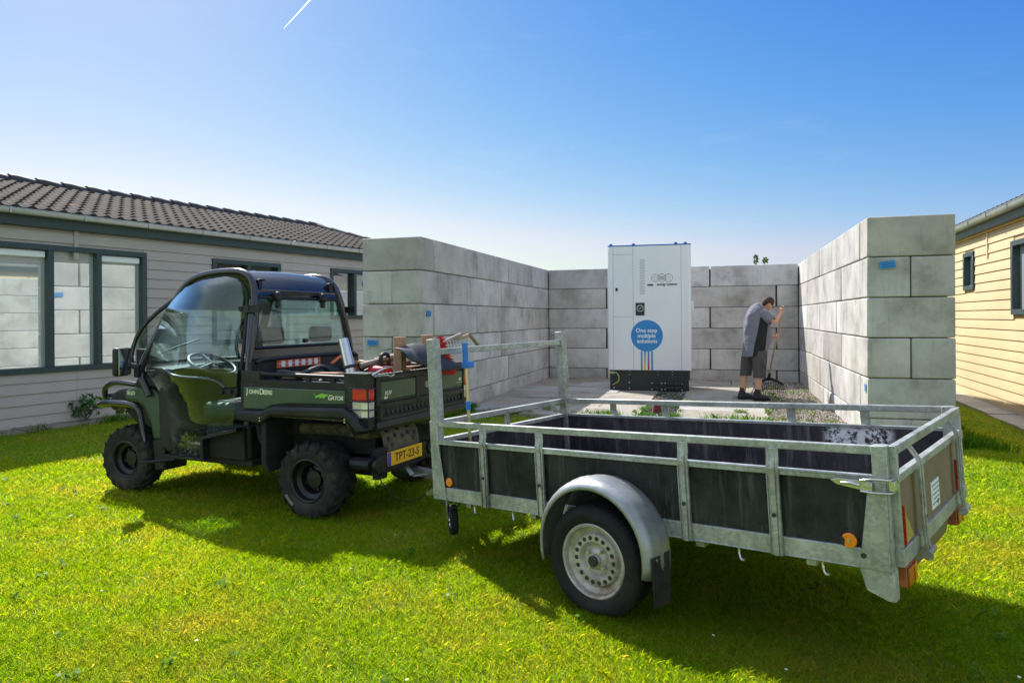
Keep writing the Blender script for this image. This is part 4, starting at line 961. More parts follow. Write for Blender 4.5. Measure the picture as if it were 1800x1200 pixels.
# ---------------------------------------------------------------- load in the cargo bed (own things)
def gp3(v): return GM @ Vector(v)
def gthing(name, label, cat, loc, group=None):
    o = empty(name, label, cat, GM @ Matrix.Translation(loc), group); return o
t_ = gthing('leaf_blower', 'teal leaf blower with silver tube leaning against the cab, in the cargo bed', 'leaf blower', (.0, .30, .79))
b = MB(); b.tube([(-.05, .0, .20), (.035, -.01, .475)], [.045, .038], 18); b.build('blower_tube', 'silver', t_)
b = MB(); b.lathe([(.047, 0), (.05, .004), (.05, .02), (.047, .024)], (-.035, -.001, .25), (.085, -.01, .275), 18); b.build('tube_ring', 'ink', t_)
b = MB(); b.tube([(-.04, .0, .10), (-.052, .0, .24)], [.06, .045], 16); b.tube([(-.05, .05, .12), (-.08, -.08, .17), (-.14, -.22, .16), (-.16, -.28, .08)], [.07, .085, .08, .05], 16, smooth=1); b.build('blower_body', 'teal', t_, subsurf=1)
b = MB(); b.tube([(-.10, -.10, .22), (-.16, -.22, .275), (-.20, -.32, .22), (-.19, -.34, .08)], .016, 10, smooth=2); b.build('handle', 'ink', t_)
t_ = gthing('jerry_can', 'red jerry can with a black carrying handle among the tools in the cargo bed', 'jerry can', (-.22, .10, .80))
MB().box((-.09, -.13, 0), (.09, .125, .255)).build('can_body', 'redp', t_, bevel=.03, seg=3)
b = MB(); b.tube([(0, -.055, .25), (0, -.05, .325), (0, -.02, .345), (0, .03, .345), (0, .06, .325), (0, .065, .25)], .016, 10, smooth=2); b.build('can_handle', 'ink', t_)
b = MB(); b.disc((0, .005, .25), (0, 0, 1), .03, .02, 18); b.build('can_cap', 'ink', t_)
for k, (y, lab) in enumerate(((.105, 'short upright timber post nearest the leaf blower in the cargo bed'), (-.255, 'short upright reddish timber post partly behind the galvanised trailer post'))):
    b = MB(); b.box((-.035, -.036, 0), (.035, .036, .485 if k == 0 else .49)); o = b.build('timber_post', 'wood', None, bevel=.003, seg=1); o.matrix_world = GM @ Matrix.Translation((-.40, .165 if k == 0 else -.23, .795)); tag(o, lab, 'timber', 'timber offcuts in the cargo bed')
b = MB(); b.box((-.045, -.42, 0), (.05, .02, .09)); o = b.build('timber_beam', 'wood', None, bevel=.003, seg=1); o.matrix_world = GM @ Matrix.Translation((-.40, .05, .96)); tag(o, 'timber beam lying flat between the upright posts in the cargo bed', 'timber', 'timber offcuts in the cargo bed')
for k, (a_, c_, lab) in enumerate((((.3, -.1, 1.06), (-.35, .05, 1.075), 'thin pale timber batten lying beside the red jerry can'), ((.35, -.2, 1.05), (-.3, -.12, 1.07), 'second thin timber batten lying nearest the far bed side'), ((.45, .45, .99), (-.1, .5, 1.0), 'thick grey timber plank lying along the near bed side'))):
    b = MB(); b.bar(a_, c_, .09 if k == 2 else .05, .05 if k == 2 else .022); o = b.build('timber_batten', 'wood', None, bevel=.002, seg=1); o.matrix_world = GM; tag(o, lab, 'timber', 'timber offcuts in the cargo bed')
# shovel
t_ = gthing('shovel', 'black wide shovel blade resting upside down over the tailgate corner', 'shovel', (-.5, 0, 1.02))
b = MB(); rows_ = []
lo_e = [(.43, 1.180), (.35, 1.125), (.22, 1.085), (.08, 1.050), (-.10, 1.006), (-.26, 1.004), (-.42, 1.020)]
hi_e = [(.40, 1.192), (.22, 1.205), (.02, 1.228), (-.15, 1.218), (-.32, 1.166), (-.53, 1.090), (-.64, 1.010)]
for i in range(9):
    f = i/8; rows_.append([Vector((-.60+.18*f+.5-.02*math.sin(math.pi*f), a_[0]*(1-f)+c_[0]*f, (a_[1]*(1-f)+c_[1]*f)-1.02+.022*math.sin(math.pi*f))) for a_, c_ in zip(lo_e, hi_e)])
b.loft(rows_, closed=False); o = b.build('blade', 'shovel', t_); so_ = o.modifiers.new('s', 'SOLIDIFY'); so_.thickness = .005
b = MB(); b.tube([(.0, -.1, .17), (.30, -.50, .13)], .018, 10); b.build('socket', 'bolt', t_)
# broom
t_ = gthing('broom', 'broom head with bright red bristles standing behind the black shovel blade', 'broom', (-.43, -.34, 1.0))
b = MB(); br_ = random.Random(4)
b.cur = 0; b.bar((.03, .02, .24), (-.02, -.08, -.02), .03, .05)
hd_ = b.build('broom_head', 'wood', t_)
b = MB()
for k in range(900):
    f = br_.random(); p = Vector((.03-.05*f, .02-.10*f, .245-.265*f)); dd_ = Vector((-.08+br_.uniform(-.03, .02), -.015+br_.uniform(-.035, .03), .01+br_.uniform(-.03, .03)))
    b.bar(p+Vector((br_.uniform(-.02, .02), br_.uniform(-.03, .03), 0)), p+dd_*br_.uniform(.6, .95), .006, .005)
for k in range(500):
    f = br_.random(); p = Vector((-.085-.02*f, .20-.22*f, .035-.03*f)); b.bar(p, p+Vector((br_.uniform(-.05, -.01), -.02+br_.uniform(-.03, .03), br_.uniform(-.055, -.005))), .006, .005)
b.build('bristles', 'bristle', t_)
def stick(name, label, pts, r, m_, cat='garden tool', grp='wooden handles in the cargo bed'):
    o = MB().tube(pts, r, 12).build(name, m_, None); o.matrix_world = GM; return tag(o, label, cat, grp)
stick('garden_hoe', 'thick weathered grey tool shaft jutting highest from the cargo bed', [(-.1, .25, 1.06), (-.45, -.37, 1.21), (-.50, -.62, 1.278)], [.022, .021, .019], 'greyhandle')
t_ = gthing('spade', 'spade with a pale shaft and T shaped wooden grip at its end', 'spade', (-.5, -.78, 1.27))
b = MB(); b.tube([(.35, .95, -.22), (0, .03, .0)], [.018, .016], 12); b.build('shaft', 'handle', t_)
b = MB(); b.tube([(0, .03, .022), (-.0, -.04, -.02), (-.005, -.16, -.10)], [.018, .019, .017], 12, smooth=1); b.build('grip', 'greyhandle', t_)
t_ = gthing('garden_rake', 'steel garden rake with curved tines lying on top of the tool shafts', 'rake', (-.48, -.50, 1.2))
b = MB(); b.tube([(.02, .11, .03), (-.02, -.02, .028), (-.06, -.19, -.005)], .006, 8)
for k in range(9):
    f = k/8; p = Vector((.02-.08*f, .11-.30*f, .03-.035*f)); b.tube([p, p+Vector((-.03, 0, .01)), p+Vector((-.045, 0, -.05))], .003, 5, smooth=1)
b.build('tines', 'chrome', t_)
b = MB(); b.tube([(.35, .62, -.10), (-.02, -.02, .028)], .013, 10); b.build('shaft', 'handle', t_)
t_ = gthing('tie_down_hook', 'bright steel tie down shackle hooked over the tailgate top edge', 'hook', (-.51, .56, 1.04))
b = MB(); b.tube([(.0, .12, -.01), (-.01, .0, .028), (-.02, -.105, .04), (-.02, -.12, .0), (-.015, -.115, -.035), (-.01, -.02, -.015), (0, .10, -.02)], .0065, 8, smooth=1); b.build('shackle', 'chrome', t_)
# slack bags and straps by the cab
b = MB()
def blob(c, r, n=10, seed=0, sq=(1, 1, 1)):
    rr = random.Random(seed); rings = []
    for i in range(1, n):
        th = math.pi*i/n; rings.append([Vector((c[0]+sq[0]*r*math.sin(th)*math.cos(2*math.pi*k/14)*rr.uniform(.85, 1.12), c[1]+sq[1]*r*math.sin(th)*math.sin(2*math.pi*k/14)*rr.uniform(.85, 1.12), c[2]+sq[2]*r*math.cos(th)*rr.uniform(.9, 1.08))) for k in range(14)])
    b.loft(rings)
blob((.36, .12, .93), .17, seed=2, sq=(.8, 1.3, .75)); o = b.build('tool_bag', 'darkteal', None, subsurf=1); o.matrix_world = GM; tag(o, 'dark green canvas bag slumped against the cab guard in the cargo bed', 'bag')
b = MB(); b.tube([(.30, .10, 1.06), (.28, -.02, 1.13), (.25, -.10, 1.12), (.22, -.14, 1.00), (.2, -.16, .9)], .022, 8, smooth=2, flat=.3); o = b.build('lifting_sling', 'orange', None); o.matrix_world = GM; tag(o, 'red orange webbing sling looped over the dark green bag', 'strap')
b = MB(); b.tube([(.2, .62, 1.0), (.15, .45, 1.06), (.2, .3, 1.05), (.3, .15, 1.0), (.2, .0, .95)], .018, 8, smooth=2); b.tube([(.0, .6, .96), (.05, .48, 1.01), (-.02, .4, .98), (-.1, .5, .93)], .016, 8, smooth=2); b.tube([(.45, .55, .98), (.40, .60, 1.03), (.30, .58, 1.02), (.25, .5, .97)], .02, 8, smooth=2)
o = b.build('hose', 'ink', None); o.matrix_world = GM; tag(o, 'black rubber hose coiled loosely along the near bed side', 'hose')
# ------------------------------------------------------------------ trailer (x forward, y left = towards the camera, z up, pitched nose down)
TR3 = Matrix(((-0.74935, -0.66029, -0.04997), (0.66008, -0.75085, 0.02292), (-0.05265, -0.01581, 0.99849)))
TM = Matrix.Translation((1.44389, 2.70133, .44495)) @ TR3.to_4x4()
tr = empty('trailer', 'galvanised single axle box trailer with dark plywood sides standing in the foreground', 'trailer', TM)
TL = 2.582; TWd = 1.363
def far(y): return -TWd-y
def sides(fn):
    fn(lambda y: y, 1); fn(lambda y: -TWd-y, -1)
def bx(b, x0, x1, y0, y1, z0, z1, f): a_, c_ = sorted((f(y0), f(y1))); b.box((x0, a_, z0), (x1, c_, z1))
for f, s_ in ((lambda y: y, 1), (lambda y: -TWd-y, -1)):
    b = MB(); bx(b, 0, TL, -.045, 0, 0, .074, f); bx(b, .0, TL, -.04, .004, -.004, .004, f); b.build('lower_rail', 'galv', tr, bevel=.003)
    b = MB(); bx(b, .05, TL-.06, -.028, .002, .332, .358, f); bx(b, .05, TL-.06, -.03, .006, .352, .360, f); b.build('middle_rail', 'galv', tr, bevel=.003)
    b = MB(); bx(b, .03, TL-.02, -.03, -.0, .440, .474, f); b.build('top_rail', 'galv', tr, bevel=.004)
    b = MB(); bx(b, .02, TL-.02, -.026, -.014, .07, .336, f); b.build('side_board', 'ply', tr)
    b = MB(); bx(b, .02, TL-.02, -.034, -.0265, .02, .345, f); b.build('inner_board', 'plyin', tr)
    for xc in (2.13, 1.71, .856, .44):
        b = MB()
        for dx, w_, pr in ((0, .052, .006), (0, .022, .014)):
            q = [(pr+.0, -.004), (pr+.0, .335), (pr-.004, .365), (pr-.0, .44)]
            pts = [(pr, -.006), (pr, .330), (pr-.018 if 0 else pr, .335), (pr+.006, .36), (-.0+pr*.3, .40), (-.0+pr*.3, .445)]
            inn = [(y_-.008, z_) for y_, z_ in pts]
            poly = pts+inn[::-1]
            lo, hi = xc-w_/2, xc+w_/2; b.prism([(f(y_+.004), z_) for y_, z_ in poly], 0, lo, hi)
        for dx in (-.024, .024): bx(b, xc+dx-.002, xc+dx+.002, .0, .018, -.004, .335, f)
        p_ = b.build('stanchion', 'galv', tr, bevel=.0015, seg=1)
        b = MB(); b.disc((xc, f(.020), .165), (0, s_, 0), .009, .006, 12); b.build('bolt', 'bolt', p_)
    # rear corner post with foot
    b = MB(); bx(b, -.004, .052, -.05, .006, .0, .476, f); b.prism([(.0, -.11), (.0, .02), (.115, .02), (.118, -.005), (.098, -.085), (.02, -.115)], 1, *sorted((f(.0), f(.010))))
    b.prism([(.004, .34), (.05, .34), (.073, .30), (.118, .0), (.05, -.004), (.004, -.004)], 1, *sorted((f(.006), f(.012))))
    bx(b, -.004, .022, -.05, .008, -.115, .0, f)
    b.build('corner_post', 'galv', tr, bevel=.003)
    b = MB(); b.disc((.10, f(.012), .05), (0, s_, 0), .010, .006, 12); b.build('bolt', 'bolt', tr)
    # latch
    b = MB(); yy = .020
    b.loft([[Vector((x_, f(yy+dy), z_)) for x_, z_ in ((.20, .338), (.175, .322), (.07, .305), (.048, .305), (.048, .34), (.10, .345), (.17, .346))] for dy in (0, .014)])
    b.tube([(.09, f(.036), .345), (.05, f(.04), .353), (-.015, f(.03), .352), (-.02, f(-.01), .352)], .005, 8); b.tube([(.09, f(.036), .305), (.05, f(.04), .302), (-.015, f(.03), .302), (-.02, f(-.01), .302)], .005, 8)
    bx(b, -.028, -.006, -.03, .014, .308, .346, f); b.disc((.065, f(.034), .325), (0, s_, 0), .008, .008, 10); b.tube([(.16, f(.036), .33), (.12, f(.042), .334), (.09, f(.038), .325)], .006, 6)
    b.build('latch', 'chrome', tr, bevel=.002)
    for x, z in ((.155, .095), (2.443, .107)):
        b = MB(); b.disc((x, f(-.013), z), (0, s_, 0), .030 if x < 1 else .026, .014, 28); rf = b.build('side_reflector', 'amber', tr, bevel=.004)
        b = MB(); b.disc((x, f(.0015), z), (0, s_, 0), .006, .003, 10); b.build('screw', 'chrome', rf)
        if x < 1: MB().prism([(x+.018, z-.024), (x+.029, z-.012), (x+.031, z+.004), (x+.026, z+.018), (x+.014, z+.004)], 1, *sorted((f(-.004), f(.0022)))).build('chip', 'ink', rf)
    # front corner gusset
    b = MB(); bx(b, 2.515, TL, -.05, .004, .0, .474, f); b.prism([(2.52, .335), (2.51, .335), (2.47, .07), (2.46, .0), (2.55, -.004), (2.58, .3)], 1, *sorted((f(-.0), f(.009)))); b.build('front_post', 'galv', tr, bevel=.003)
    b = MB(); bx(b, 2.515, TL-.004, -.06, .0, .47, .98, f); b.build('ladder_rack_post', 'galv', tr, bevel=.003)
    for x in (2.24, 1.94, .618, .264):
        b = MB(); b.tube([(x, f(-.01), .0), (x, f(-.01), -.03), (x-.012, f(.0), -.055), (x-.03, f(.004), -.05)], .006, 8, smooth=2); b.build('lashing_hook', 'chrome', tr)
    # wheel and mudguard
    wroot = bpy.data.objects.new('wheel', None); COL.objects.link(wroot); wroot.parent = tr; wroot.location = (1.270, f(.115), -.122)
    h = .085; rr_, rq = .265, .178
    b = MB(); prof_ = [(rq-.004, -h*.75), (rq+.008, -h*.88), (rq+.03, -h*1.02), (rr_-.03, -h*1.0), (rr_-.008, -h*.82)]
    for g_ in (-.55, -.18, .18, .55): prof_ += [(rr_, h*(g_-.14)), (rr_, h*(g_-.03)), (rr_-.007, h*(g_-.025)), (rr_-.007, h*(g_+.025)), (rr_, h*(g_+.03))]
    prof_ += [(rr_-.008, h*.82), (rr_-.03, h*1.0), (rq+.03, h*1.02), (rq+.008, h*.88), (rq-.004, h*.75)]
    b.lathe(prof_, (0, 0, 0), (0, s_, 0), 64)
    for k in range(60):
        a = 2*math.pi*k/60
        b.bar((math.sin(a)*(rr_-.012), s_*h*.80, math.cos(a)*(rr_-.012)), (math.sin(a+.03)*(rr_-.004), s_*h*.5, math.cos(a+.03)*(rr_-.004)), .009, .012)
    b.build('tyre', 'rubber', wroot, angle=40)
    b = MB(); q = rq
    # rim with real holes: ring between two radii cut by holes, made as a disc with cylinders modelled dark
    b.lathe([(q+.003, h*.80), (q-.004, h*.86), (q-.014, h*.82), (q-.020, h*.55), (q-.045, h*.40), (q-.05, h*.52), (q-.058, h*.60), (q-.088, h*.60), (q-.098, h*.50), (q-.108, h*.36), (q-.125, h*.32), (q-.138, h*.42), (.030, h*.44), (.028, h*.66), (.022, h*.72), (.0001, h*.72)], (0, 0, 0), (0, s_, 0), 64)
    b.lathe([(q+.003, -h*.8), (q-.02, -h*.7), (q-.045, h*.40)], (0, 0, 0), (0, s_, 0), 48)
    rm = b.build('rim', 'rimgrey', wroot, angle=35)
    b = MB()
    for k in range(18):
        a = 2*math.pi*(k+.5)/18; b.disc((math.sin(a)*(q-.071), s_*h*.592, math.cos(a)*(q-.071)), (0, s_, 0), .0108, .0025, 14)
    b.build('ventilation_holes', 'ink', rm)
    for k in range(4):
        a = math.pi/2*k+.9; b = MB(); b.lathe([(.0001, 0), (.010, 0), (.010, .006), (.0075, .010), (.0075, .020), (.0001, .021)], (math.sin(a)*.052, s_*h*.40, math.cos(a)*.052), (0, s_, 0), 6); b.build('wheel_nut', 'chrome', rm)
    b = MB(); b.disc((0, s_*h*.6, 0), (0, s_, 0), .026, .022, 24); b.build('hub_cap', 'bolt', rm, bevel=.005)
    b = MB(); rings = []
    for k in range(25):
        a = math.radians(-104+208*k/24)+.0; ra = .335+.01*abs(math.cos(a)); cx, cz = 1.262, -.075
        x_ = cx-math.sin(a)*ra*.985; z_ = cz+math.cos(a)*ra*1.0
        nn = Vector((-math.sin(a), 0, math.cos(a)))
        ring = []
        for t_ in range(9):
            v_ = t_/8; yy = .015+.20*v_; dr = -.028*(max(0, v_-.72)/.28)**2-.010*(max(0, .25-v_)/.25)**2+(.006 if .42 < v_ < .55 else 0)
            p_ = Vector((x_, 0, z_))+nn*dr; ring.append(Vector((p_.x, f(yy), p_.z)))
        p_ = Vector((x_, 0, z_))+nn*-.045; ring.append(Vector((p_.x, f(.217), p_.z)))
        rings.append(ring)
    b.loft(rings, closed=False); mg = b.build('mudguard', 'mudguard', tr, angle=50); so_ = mg.modifiers.new('s', 'SOLIDIFY'); so_.thickness = .003
    b = MB(); q4 = [(f(.045), -.05), (f(.20), -.05), (f(.205), -.27), (f(.06), -.285)]
    b.loft([[Vector((.937, y_, z_)) for y_, z_ in q4], [Vector((.930, y_, z_)) for y_, z_ in q4]]); mf = b.build('mud_flap', 'rubberwall', mg, bevel=.004)
    b = MB(); b.disc((.928, f(.17), -.065), (-1, 0, 0), .008, .005, 10); b.build('bolt', 'chrome', mf)
# axle, floor, ends
b = MB(); b.tube([(1.262, .03, -.122), (1.262, -TWd-.03, -.122)], .03, 12); b.box((1.2, -TWd+.1, -.09), (1.33, -.1, -.02)); b.build('axle', 'galv', tr)
MB().box((.0, -TWd+.03, .004), (TL, -.03, .022)).build('floor_board', 'plyin', tr)
b = MB()
for x in (.3, .8, 1.3, 1.8, 2.3): b.box((x, -TWd+.04, -.04), (x+.04, -.04, .0))
b.build('cross_member', 'galv', tr)
# front end
b = MB(); b.box((TL-.03, -TWd+.05, .02), (TL-.02, -.05, .34)); b.build('front_board', 'plyin', tr)
b = MB(); b.box((TL-.045, -TWd+.02, .335), (TL, -.02, .362)); b.build('middle_rail', 'galv', tr, bevel=.003)
b = MB(); b.box((TL-.045, -TWd+.02, .440), (TL-.005, -.02, .474)); b.box((TL-.045, -TWd+.02, 0), (TL, -.02, .072)); b.build('front_rail', 'galv', tr, bevel=.003)
b = MB(); b.box((TL-.04, -.70, .36), (TL-.015, -.668, .44)); b.build('stanchion', 'galv', tr, bevel=.002)
b = MB(); b.box((TL-.055, -TWd+.06, .880), (TL-.015, -.06, .918)); b.build('ladder_rack_bar', 'galv', tr, bevel=.003)
# tailgate
tgt = MB(); tgt.box((-.030, -TWd+.03, .440), (-.002, -.028, .474)); tgt.box((-.032, -TWd+.03, .332), (-.002, -.028, .362)); tgt.box((-.034, -TWd+.03, .012), (-.002, -.028, .078))
tgt.box((-.030, -.055, .012), (-.002, -.030, .474)); tgt.box((-.030, -TWd+.030, .012), (-.002, -TWd+.055, .474))
tgo = tgt.build('tailgate', 'galv', tr, bevel=.003)
MB().box((-.022, -TWd+.055, .075), (-.012, -.055, .335)).build('tailgate_board', 'plytan', tgo)
MB().box((-.011, -TWd+.055, .07), (-.004, -.055, .340)).build('inner_board', 'plyin', tgo)
for yc in (-.29, -1.075):
    b = MB(); pts = [(-.012, .462), (-.014, .44), (-.05, .385), (-.056, .36), (-.058, .08), (-.066, .03), (-.058, .005)]
    for w_, pr in ((.042, 0), (.018, -.006)):
        poly = [(x+pr, z) for x, z in pts]+[(x+.010+pr*.2, z) for x, z in pts[::-1]]
        # prism across y
        b.prism(poly, 1, yc-w_/2, yc+w_/2)
    st = b.build('tailgate_strap', 'galv', tgo, bevel=.0015, seg=1)
    MB().tube([(-.064, yc+.025, .006), (-.064, yc-.08, .006)], .013, 12).disc((-.064, yc+.022, .006), (0, 1, 0), .020, .02, 16).build('hinge_pin', 'galv', st)
    MB().disc((-.060, yc, .155), (-1, 0, 0), .006, .006, 10).build('bolt', 'bolt', st)
for y0, sg_ in ((-.085, -1), (-TWd+.085, 1)):
    a_, b_, c_ = Vector((-.026, y0, .085)), Vector((-.026, y0+sg_*.15, .085)), Vector((-.026, y0+sg_*.0, .235))
    if sg_ > 0: a_, b_, c_ = Vector((-.026, -1.135, .085)), Vector((-.026, -1.285, .085)), Vector((-.026, -1.135, .235))
    b = MB(); b.loft([[a_, b_, c_], [p+Vector((.004, 0, 0)) for p in (a_, b_, c_)]]); rt = b.build('triangle_reflector', 'reflyel', tgo)
    b = MB(); b.bar(a_+Vector((-.003, 0, 0)), c_+Vector((-.003, 0, 0)), .010, .014, up=(0, 1, 0)); b.build('red_edge', 'reflred', rt)
b = MB(); b.box((-.0255, -.745, .105), (-.0225, -.585, .225)); ml = b.build('label', 'whiteprint', tgo)
b = MB()
for k in range(5): b.box((-.0262, -.735, .205-k*.02), (-.0257, -.60-.02*(k % 2), .209-k*.02))
b.disc((-.0258, -.70, .125), (-1, 0, 0), .012, .0006, 14); b.build('label_print', 'bolt', ml)
# lamp units below the tailgate
for y0, y1 in ((-.105, -.235), (-1.12, -1.26)):
    lo, hi = sorted((y0, y1)); b = MB(); b.box((-.02, lo, -.09), (.06, hi, -.012)); lu = b.build('lamp_unit', 'orangewood', tr, bevel=.004)
    MB().box((-.030, lo+.004, -.086), (-.020, lo+.045, -.016)).build('red_lens', 'redlamp', lu, bevel=.003)
    MB().box((-.028, lo+.05, -.086), (-.020, hi-.004, -.016)).build('orange_lens', 'dimamber', lu, bevel=.003)
b = MB(); b.loft([[Vector(p) for p in ((-.0, -.30, -.012), (-.0, -1.08, -.012), (.04, -1.08, -.012), (.04, -.30, -.012))], [Vector(p) for p in ((.03, -.26, -.115), (.03, -1.10, -.125), (.034, -1.10, -.125), (.034, -.26, -.115))]]); b.build('lamp_board', 'plytan', tr)
# drawbar, coupling, jockey wheel
b = MB(); b.tube([(2.45, -.25, -.02), (3.25, -.66, -.045)], .032, 4); b.tube([(2.45, -TWd+.25, -.02), (3.25, -.70, -.045)], .032, 4)
b.bar((3.15, -.68, -.06), (3.55, -.68, -.035), .075, .06); b.build('drawbar', 'galv', tr, bevel=.004)
b = MB(); b.tube([(3.5, -.68, -.03), (3.62, -.68, -.018), (3.72, -.68, -.02)], [.035, .038, .045], 14, flat=.8); b.build('coupling', 'mudguard', tr)
MB().tube([(3.62, -.68, .01), (3.64, -.68, .04), (3.55, -.68, .055), (3.44, -.68, .035)], [.012, .016, .02, .016], 10, smooth=2).build('coupling_lever', 'black', tr)
b = MB(); b.loft([[Vector(p) for p in ((2.66, -.12, .045), (2.82, -.13, -.01), (2.80, -.13, -.05), (2.64, -.12, -.01))], [Vector(p) for p in ((2.66, -.17, .045), (2.82, -.15, -.01), (2.80, -.15, -.05), (2.64, -.17, -.01))]]); b.build('mudguard_bracket', 'chrome', tr, bevel=.01)
jr = bpy.data.objects.new('jockey_wheel', None); COL.objects.link(jr); jr.parent = tr; jr.location = (2.56, -.13, -.16); jr.rotation_euler = (0, 0, R(-38))
b = MB(); b.lathe([(.052, -.024), (.085, -.026), (.094, -.018), (.096, 0), (.094, .018), (.085, .026), (.052, .024)], (0, 0, 0), (0, 1, 0), 36); b.build('tyre', 'rubber', jr)
b = MB(); b.lathe([(.054, .022), (.05, .006), (.022, .0), (.018, .03), (.0001, .03)], (0, 0, 0), (0, 1, 0), 24); b.lathe([(.054, -.022), (.05, -.006), (.0001, .0)], (0, 0, 0), (0, 1, 0), 24); b.build('rim', 'chrome', jr)
b = MB(); b.loft([[Vector((-.012, .034, 0)), Vector((.012, .034, 0)), Vector((.05, .034, .14)), Vector((-.03, .034, .14))], [Vector((-.012, .038, 0)), Vector((.012, .038, 0)), Vector((.05, .038, .14)), Vector((-.03, .038, .14))]]); b.tube([(0, 0, .12), (0, 0, .32)], .02); b.build('fork', 'galv', jr)
MB().tube([(2.72, -.14, -.02), (2.62, -.12, -.07), (2.48, -.08, -.075), (2.40, -.05, -.02)], .0045, 6, smooth=2).build('brake_cable', 'ink', tr)
# measuring staff leaning in the front corner
o = empty('levelling_staff', 'brass coloured levelling staff with bright blue clamps standing at the trailer front', 'measuring staff', TM @ Matrix.Translation((2.46, -.22, .02)))
MB().tube([(.0, 0, .0), (.0, 0, .82)], .011, 10).build('pole', 'gold', o)
b = MB(); b.tube([(0, 0, .77), (0, 0, .925)], .018, 12); b.build('sleeve', 'bluep', o)
b = MB(); b.box((-.03, -.045, .765), (.022, .02, .805)); b.build('clamp', 'bluep', o, bevel=.005)
b = MB(); b.tube([(0, 0, .50), (0, 0, .555)], .016, 12); b.build('band', 'bluep', o)
# ------------------------------------------------------------------ white cabinet
CB = Vector((1.802, 13.36, 0)); cx_ = Vector((math.cos(R(-13.5)), math.sin(R(-13.5)), 0)); cd_ = Vector((-cx_.y, cx_.x, 0))
CM = frame(CB, cx_, cd_, Vector((0, 0, 1)))    # x right along the face, y into depth, z up
cab = empty('equipment_cabinet', 'tall white equipment cabinet with blue disc print standing on a black plinth', 'cabinet', CM)
CWd, CD_, Z0, Z1 = 1.52, 1.02, .43, 2.735
b = MB(); r_ = .07; pts = [(0, 0.02), (.02, 0), (CWd-r_, 0)]+[(CWd-r_+r_*math.sin(a), r_-r_*math.cos(a)) for a in [math.pi/2*k/6 for k in range(1, 7)]]+[(CWd, CD_), (0, CD_)]
b.prism(pts, 2, Z0, Z1); body = b.build('housing', 'white', cab, bevel=.004, seg=1, angle=25)
MB().prism([(x*1.0, y) for x, y in pts], 2, Z1+.001, Z1+.022).build('lid', 'bluetop', cab, bevel=.003)
for x in (.06, .48, 1.25, 1.42):
    MB().box((x-.03, .03, Z1+.022), (x+.03, .08, Z1+.045)).box((x-.015, .045, Z1+.045), (x+.015, .065, Z1+.06)).build('lifting_lug', 'bluetop', cab, bevel=.003)
MB().box((.03, .03, .0), (CWd-.05, CD_-.03, Z0)).build('plinth', 'cabbase', cab, bevel=.004)
def cz(py): return Z0+(978-py)/(978-42)*(Z1-Z0)
def cxx(px): return (px-40)/(655-40)*(CWd-.06)
b = MB(); T_ = .0035
for x0, x1, z0, z1 in ((83, 83, 45, 978), (238, 238, 40, 978), (605, 605, 35, 978)): x = cxx(x0); b.box((x-T_/2, -.0012, cz(z1)), (x+T_/2, .001, cz(z0)))
for y_ in (103, 575): b.box((cxx(83), -.0012, cz(y_)-T_/2), (cxx(238), .001, cz(y_)+T_/2))
b.build('door_seam', 'grill', body)
b = MB(); b.box((cxx(101), -.006, cz(380)), (cxx(119), 0, cz(356))); b.disc((cxx(110), -.006, cz(368)), (0, -1, 0), .012, .01, 14); b.build('lock', 'ink', body)
b = MB()
for i in range(22):
    for j in range(4 if i % 2 else 3):
        x = cxx(287)+(j+(0 if i % 2 else .5))*.027+.004; z = cz(143+i*12.3); b.prism([(x, z-.004), (x+.010, z-.010), (x+.020, z-.004), (x+.020, z+.002), (x+.010, z-.003), (x, z+.002)], 1, -.003, .001)
b.build('vent_slots', 'grill', body)
b = MB(); b.box((cxx(257), -.008, cz(566)), (cxx(326), 0, cz(470))); dp = b.build('display', 'grill', body, bevel=.002)
b = MB(); c_ = Vector((cxx(292), -.008, cz(512))); b.lathe([(.046, 0), (.064, 0), (.066, .012), (.050, .014), (.046, 0)], c_, (0, -1, 0), 28); b.disc(c_, (0, -1, 0), .012, .012, 12); b.build('dial_ring', 'zinc', dp)
MB().bar(c_+Vector((-.03, -.008, -.02)), c_+Vector((.03, -.008, .025)), .006).build('pointer', 'whiteprint', dp)
b = MB()
for px in (411, 460, 511): b.lathe([(.069, 0), (.075, 0), (.075, .0016), (.069, .0016)], (cxx(px), -.0002-(px-400)*2e-6, cz(286)), (0, -1, 0), 40, close=True)
b.lathe([(.029, 0), (.034, 0), (.034, .0014), (.029, .0014)], (cxx(411), -.0003, cz(286)), (0, -1, 0), 28, close=True)
for i in range(5): b.box((cxx(444), -.0016, cz(274+i*6)-.003), (cxx(476), 0, cz(274+i*6)+.003))
hx, hz = cxx(511), cz(286)
hp = [(-.03, -.03), (-.03, .01), (0, .042), (.03, .01), (.03, -.03), (-.03, -.03)]
for a_, c_ in zip(hp[:-1], hp[1:]): b.bar((hx+a_[0], -.001, hz+a_[1]), (hx+c_[0], -.001, hz+c_[1]), .005, .002)
b.build('logo', 'ink', body)
text('lettering', 'new', .062, (cxx(372), -.0005, cz(336)), (1, 0, 0), (0, 0, 1), 'ink', body, bold=.004, wide=1.0)
text('lettering', 'energy systems', .060, (cxx(499), -.0005, cz(334)), (1, 0, 0), (0, 0, 1), 'ink', body, bold=.002, wide=1.0)
dx_ = .292
b = MB(); b.disc((cxx(342), 0, cz(719)), (0, -1, 0), dx_, .0012, 64); dsk = b.build('disc_print', 'bluedisc', body)
for s__, z_ in (('One stop', 680), ('multiple', 720), ('solutions', 760)):
    text('lettering', s__, .102, (cxx(340 if z_ != 760 else 344), -.0016, cz(z_)), (1, 0, 0), (0, 0, 1), 'whiteprint', dsk, bold=.0022)
